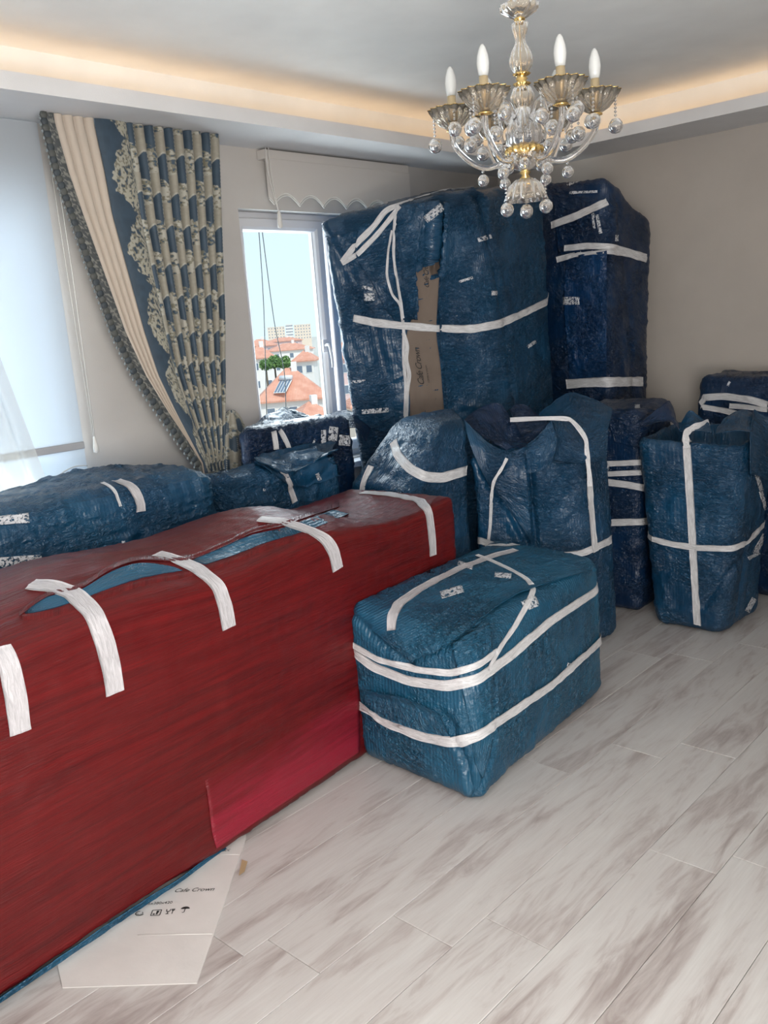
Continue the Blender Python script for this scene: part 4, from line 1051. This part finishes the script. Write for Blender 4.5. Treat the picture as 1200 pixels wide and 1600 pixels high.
# ------------------------------------------------------------------ chandelier
CC = EYE + ray(818, 200) * 2.6
chx, chy = CC[0], CC[1]
ch = thing('crystal_chandelier', 'six-arm crystal and gold chandelier with candle bulbs hanging from the ceiling', 'chandelier', (chx, chy, 2.70))
def zc(py):  # height on the chandelier's axis for a row of the photograph
    d = ray(818, py); return EYE[2] + d[2] * (math.hypot(chx, chy) / math.hypot(d[0], d[1]))
def part(name, prof, mat, seg=32, flute=0., nf=12, parent=None, xy=(0, 0)):
    V, F = lathe([(p[0], p[1] - 2.70, *p[2:]) for p in prof], seg, flute, nf)
    return mesh(name, V + np.array([xy[0], xy[1], 0]), F, mat, parent or ch)
part('ceiling_rose', [(.001, 2.699), (.055, 2.699), (.055, 2.690), (.040, 2.678), (.012, 2.668), (.001, 2.668)], GOLD)
# chain
zt = zc(-5)
nl = 7
for i in range(nl):
    z = 2.668 - (i + .5) * (2.668 - zt) / nl; th = np.linspace(0, 2 * np.pi, 15)
    h = (2.668 - zt) / nl * .66
    P = np.stack([.007 * np.cos(th) * (i % 2), .007 * np.cos(th) * (1 - i % 2), z - 2.70 + h * np.sin(th)], -1)
    V, F = tubepts(P, .0016, 6); mesh('chain_link', V, F, GOLD, ch)
part('top_bowl', [(.008, zc(0)), (.040, zc(3), .05), (.055, zc(8), .07), (.052, zc(16), .05), (.026, zc(26)), (.008, zc(30))], AMBER, 72, 0, 12)
part('upper_collar', [(.008, zc(25)), (.016, zc(27)), (.016, zc(31)), (.010, zc(34))], GOLD)
part('upper_baluster', [(.012, zc(33)), (.024, zc(36), .08), (.021, zc(46), .05), (.014, zc(60), .04), (.016, zc(68), .05), (.027, zc(80), .06), (.033, zc(92), .07), (.030, zc(104), .07), (.018, zc(114), .06), (.009, zc(118))], AMBER, 72, 0, 12)
part('middle_collar', [(.008, zc(113)), (.026, zc(115), .08), (.020, zc(118)), (.012, zc(120)), (.018, zc(123)), (.012, zc(127)), (.026, zc(131), .08), (.010, zc(135))], GOLD, 72, 0, 12)
part('lower_baluster', [(.012, zc(132)), (.026, zc(138), .06), (.033, zc(150), .08), (.028, zc(162), .08), (.018, zc(174), .06), (.014, zc(195), .04), (.010, zc(232))], AMBER, 72, 0, 12)
part('glass_column', [(.020, zc(168)), (.040, zc(185), .06), (.052, zc(205), .06), (.048, zc(225), .05), (.020, zc(236))], CRYSTAL, 72, 0, 12)
part('centre_rod', [(.004, zc(30)), (.004, zc(285))], GOLD, 10)
part('hub_crown', [(.020, zc(228)), (.050, zc(230), .09), (.056, zc(236), .07), (.052, zc(243), .02), (.030, zc(247))], GOLD, 96, 0, 16)
part('hub_bowl', [(.054, zc(240), .03), (.050, zc(252), .04), (.034, zc(263), .03), (.012, zc(268))], AMBER, 72, 0, 12)
part('lower_collar', [(.010, zc(266)), (.017, zc(270)), (.010, zc(274)), (.016, zc(278)), (.010, zc(282))], GOLD)
part('bottom_bell', [(.008, zc(278)), (.030, zc(281), .03), (.048, zc(290), .05), (.056, zc(303), .06), (.062, zc(314), .09), (.059, zc(314), .09), (.050, zc(300), .05), (.030, zc(286), .03), (.006, zc(282))], AMBER, 96, 0, 14)
def facet_ball(r, c, parent, name='crystal_drop'):
    prof = [(.001, r), (r * .55, r * .86), (r * .90, r * .42), (r, 0), (r * .90, -r * .42), (r * .55, -r * .86), (.001, -r)]
    V, F = lathe(prof, 10); return mesh(name, V + np.array(c), F, CRYSTAL, parent, False)
def strand(x, y, z0, n, rb, parent, s=.0045):
    V = []; F = []; z = z0; k = 0
    for i in range(n):
        v, f = lathe([(.0005, s), (s * .9, s * .3), (s * .9, -s * .3), (.0005, -s)], 8)
        V.append(v + np.array([x, y, z])); F.append(f + k); k += len(v); z -= s * 2.25
    if V: mesh('bead_strand', np.concatenate(V), np.vstack(F), CRYSTAL, parent, False)
    facet_ball(rb, (x, y, z - rb + s * .6), parent)
R_ARM = .208
rax = Vector((RT[0], RT[1], 0)).normalized(); fax = Vector((FW[0], FW[1], 0)).normalized()
zcup = zc(178) - 2.70
random.seed(4)
for i, deg in enumerate((-70, -10, 50, 110, 170, 230)):
    a = math.radians(deg); u = rax * math.cos(a) + fax * math.sin(a); ux, uy = u.x, u.y
    X = lambda r: (ux * r, uy * r)
    P = [(ux * .035, uy * .035, zc(238) - 2.7), (ux * .07, uy * .07, zc(252) - 2.7), (ux * .12, uy * .12, zc(256) - 2.7), (ux * .17, uy * .17, zc(240) - 2.7), (ux * R_ARM, uy * R_ARM, zc(212) - 2.7), (ux * R_ARM, uy * R_ARM, zcup - .01)]
    V, F = tubepts(smoothline(P, 36), .0085, 12); arm = mesh('arm', V, F, CRYSTAL, ch)
    # upper scroll
    P = [(ux * .03, uy * .03, zc(205) - 2.7), (ux * .07, uy * .07, zc(170) - 2.7), (ux * .11, uy * .11, zc(168) - 2.7), (ux * .135, uy * .135, zc(195) - 2.7), (ux * .12, uy * .12, zc(212) - 2.7)]
    V, F = tubepts(smoothline(P, 30), np.linspace(.007, .004, 30), 10); mesh('scroll', V, F, CRYSTAL, ch)
    cup = part('drip_cup', [(.006, 2.7 + zcup - .022), (.018, 2.7 + zcup - .020, .05), (.038, 2.7 + zcup - .008, .07), (.056, 2.7 + zcup + .014, .08), (.068, 2.7 + zcup + .036, .10), (.064, 2.7 + zcup + .036, .10), (.050, 2.7 + zcup + .012, .07), (.030, 2.7 + zcup - .002, .06), (.006, 2.7 + zcup - .008)],
         AMBER, 80, 0, 16, None, X(R_ARM))
    th = np.linspace(0, 2 * np.pi, 97); rr = .0675 * (1 + .10 * np.cos(16 * th))
    V, F = tubepts(np.stack([ux * R_ARM + rr * np.cos(th), uy * R_ARM + rr * np.sin(th), np.full(97, zcup + .036)], -1), .0011, 5); mesh('cup_rim', V, F, GOLD, ch)
    part('cup_ring', [(.004, 2.7 + zcup - .030), (.020, 2.7 + zcup - .026), (.020, 2.7 + zcup - .022), (.004, 2.7 + zcup - .020)], GOLD, 20, 0, 12, None, X(R_ARM))
    part('candle_sleeve', [(.004, 2.7 + zcup - .012), (.0135, 2.7 + zcup - .010), (.0125, 2.7 + zcup + .072), (.004, 2.7 + zcup + .073)], SLEEVE, 18, 0, 12, None, X(R_ARM))
    part('bulb', [(.004, 2.7 + zcup + .072), (.0135, 2.7 + zcup + .074), (.0160, 2.7 + zcup + .090), (.0175, 2.7 + zcup + .105), (.0155, 2.7 + zcup + .125), (.009, 2.7 + zcup + .145), (.004, 2.7 + zcup + .153), (.0005, 2.7 + zcup + .154)], BULB, 18, 0, 12, None, X(R_ARM))
    w = Vector((-uy, ux, 0))
    for j, (dr, dw, n) in enumerate(((.056, 0, 6), (-.01, .056, 3), (-.01, -.056, 5), (-.05, .0, 7))):
        strand(ux * (R_ARM + dr) + w.x * dw, uy * (R_ARM + dr) + w.y * dw, zcup + .018, n, .0215, ch)
    strand(ux * .125, uy * .125, zc(262) - 2.7, 1, .018, ch)
    b = a + math.radians(30); v = rax * math.cos(b) + fax * math.sin(b)
    strand(v.x * .055, v.y * .055, zc(246) - 2.7, 1, .017, ch)
    if i % 2 == 0: strand(v.x * .066, v.y * .066, zc(262) - 2.7, 10, .021, ch)
facet_ball(.020, (0, 0, zc(330) - 2.7), ch)

# ------------------------------------------------------------------ town outside the window
def roofmat(name, c1, c2):
    n = N(name); b = n.bsdf(c1, .8); v = n.uv(obj=True)
    n.l(n.ramp(n.noise(v, 1.2, 4), [(.3, c1), (.7, c2)]), b.inputs['Base Color'])
    wv = n.a('ShaderNodeTexWave', wave_type='BANDS', bands_direction='X'); wv.inputs['Scale'].default_value = 1.6; n.l(v, wv.inputs['Vector'])
    n.l(n.bump(wv.outputs['Fac'], .05, .5), b.inputs['Normal']); return n.m
ROOF = roofmat('clay_roof', (.62, .27, .18), (.74, .38, .27))
PLASTER = [plain('plaster_white', (.82, .78, .74), .8), plain('plaster_pink', (.72, .52, .50), .8), plain('plaster_cream', (.80, .66, .54), .8)]
WINDARK = plain('house_window', (.16, .20, .26), .2)
LEAF = plain('tree_leaves', (.16, .28, .08), .8)
GROUND = wall_mat('dusty_ground', (.55, .50, .43), .2)
ZG = -17.0
def street(px, dist):
    d = ray(px, 520); return np.array([d[0], d[1]]) / math.hypot(d[0], d[1]) * dist
g = mesh('ground', [(-100, 15, ZG), (2500, 15, ZG), (2500, 2500, ZG), (-100, 2500, ZG)], [(0, 1, 2, 3)], GROUND, None, False); struct(g)
def zrow(px, py, dist):
    d = ray(px, py); return EYE[2] + d[2] / math.hypot(d[0], d[1]) * dist
def house(px, dist, w, dep, py_eave, py_top, label, wallm=0, ang=0., group='houses seen through the window', floors=2, kind='hip', wins=3):
    c = street(px, dist); ze = zrow(px, py_eave, dist - dep / 2); zr = zrow(px, py_top, dist)
    h = thing('house', label, 'house', (c[0], c[1], ZG), group)
    h.rotation_euler = (0, 0, -math.radians(41) + ang)
    ze -= ZG; zr -= ZG
    V = [(-w / 2, -dep / 2, 0), (w / 2, -dep / 2, 0), (w / 2, dep / 2, 0), (-w / 2, dep / 2, 0), (-w / 2, -dep / 2, ze), (w / 2, -dep / 2, ze), (w / 2, dep / 2, ze), (-w / 2, dep / 2, ze)]
    mesh('walls', V, BOXF, PLASTER[wallm], h, False)
    if kind == 'hip':
        e = .5; a, b = w / 2 + e, dep / 2 + e; r = max(.2, a - b) 
        V = [(-a, -b, ze - .1), (a, -b, ze - .1), (a, b, ze - .1), (-a, b, ze - .1), (-a, -b, ze + .1), (a, -b, ze + .1), (a, b, ze + .1), (-a, b, ze + .1), (-r, 0, zr), (r, 0, zr)]
        F = [(0, 3, 2, 1), (0, 1, 5, 4), (1, 2, 6, 5), (2, 3, 7, 6), (3, 0, 4, 7), (4, 5, 9, 8), (6, 7, 8, 9), (5, 6, 9), (7, 4, 8)]
        mesh('roof', V, F, ROOF, h, False)
        box('chimney', (r * .4, -.5, zr - 1.2), (r * .4 + .7, .2, zr + .7), PLASTER[0], h)
    else:
        box('roof', (-w / 2 - .2, -dep / 2 - .2, ze), (w / 2 + .2, dep / 2 + .2, ze + .35), PLASTER[0], h)
    fh = 2.9
    for fl in range(floors):
        for k in range(wins):
            x = -w / 2 + w * (k + .5) / wins; z = ze - fh * (fl + 1) + .9
            if z < .3: continue
            f = box('window', (x - .55, -dep / 2 - .06, z), (x + .55, -dep / 2 + .04, z + 1.3), PLASTER[0], h)
            box('pane', (x - .45, -dep / 2 - .08, z + .1), (x + .45, -dep / 2 - .055, z + 1.2), WINDARK, f)
    return h
house(447, 110, 8, 7, 626, 575, 'near house with a broad orange clay roof and solar panel', 0)
sp = thing('solar_panel', 'small striped solar water panel on the near orange roof', 'solar panel', (*street(434, 107.2), zrow(434, 604, 107.2)))
sp.rotation_euler = (math.radians(32), 0, -math.radians(66))
box('frame', (-.8, -1.3, -.05), (.8, 1.3, 0), PLASTER[0], sp)
for k in range(4): box('collector', (-.74 + k * .38, -1.22, 0), (-.74 + k * .38 + .28, 1.22, .03), WINDARK, sp)
V, F = tubepts([(-.8, 1.4, .2), (.8, 1.4, .2)], .3, 12); mesh('tank', V, F, PVC, sp)
house(474, 99, 3.6, 4, 655, 628, 'small orange roofed house in front of the solar panel roof', 2, .3, floors=1, wins=2)
house(402, 150, 4, 5, 560, 540, 'white walled house left of the trees', 0, .1, wins=2)
house(474, 150, 3.2, 4, 564, 547, 'white house with low clay roof right of the trees', 0, -.2, wins=2)
house(450, 230, 11, 8, 547, 536, 'wide clay roofed house in the middle distance', 0, .1)
house(405, 270, 9, 7, 541, 530, 'pink walled house in the middle distance', 1, -.1)
house(443, 330, 12, 8, 533, 527, 'small far house below the cream apartment blocks', 1, .1)
house(536, 125, 4.6, 5, 560, 534, 'pink house with orange roof seen in the narrow right pane', 1, .3, floors=4, wins=2)
house(556, 92, 2.6, 3, 636, 612, 'cream house low in the narrow right pane', 2, .2, wins=2)
house(520, 165, 3.4, 3, 606, 590, 'white gabled house low in the narrow right pane', 0, .2, wins=2)
for px, w, pt, lab, m in ((432, 17, 511, 'cream apartment block on the horizon, left one', 2), (452.5, 7, 507, 'white apartment tower between the cream blocks', 0), (473, 16.5, 507, 'cream apartment block on the horizon, right one', 2)):
    house(px, 900, w, 10, pt, pt, lab, m, group='apartment blocks on the horizon', kind='flat', floors=5, wins=6)
def tree(px, dist, py, r, label, py0=None):
    c = street(px, dist); z = zrow(px, py, dist)
    t = thing('leafy_tree', label, 'tree', (c[0], c[1], ZG), 'trees between the houses')
    V, F = tubepts([(0, 0, 0), (.1, 0, (z - ZG) * .5), (0, 0, z - ZG)], [.3, .22, .1], 8); mesh('trunk', V, F, plain('bark', (.12, .09, .06), .9), t)
    rg = np.random.RandomState(int(px)); n = 1400
    d = rg.normal(size=(n, 3)); d /= np.linalg.norm(d, axis=1, keepdims=True); p = d * (rg.rand(n, 1) ** .4) * r * (1 + .3 * fbm(d, 2, int(px), 2)[:, None]); p[:, 2] = p[:, 2] * .8 + z - ZG
    e1 = rg.normal(size=(n, 3)) * .17 * r * .5; e2 = rg.normal(size=(n, 3)) * .17 * r * .5
    V = np.stack([p - e1, p + e2, p + e1, p - e2], 1).reshape(-1, 3); F = np.arange(n * 4).reshape(-1, 4)
    mesh('foliage', V, F, LEAF, t, False)
for px, d, py, r in ((410, 126, 570, .9), (424, 128, 566, 1.1), (440, 126, 567, 1.0)):
    tree(px, d, py, r, 'green bushy tree behind the near roof, %s' % {410: 'leftmost', 424: 'middle one', 440: 'rightmost'}[px])
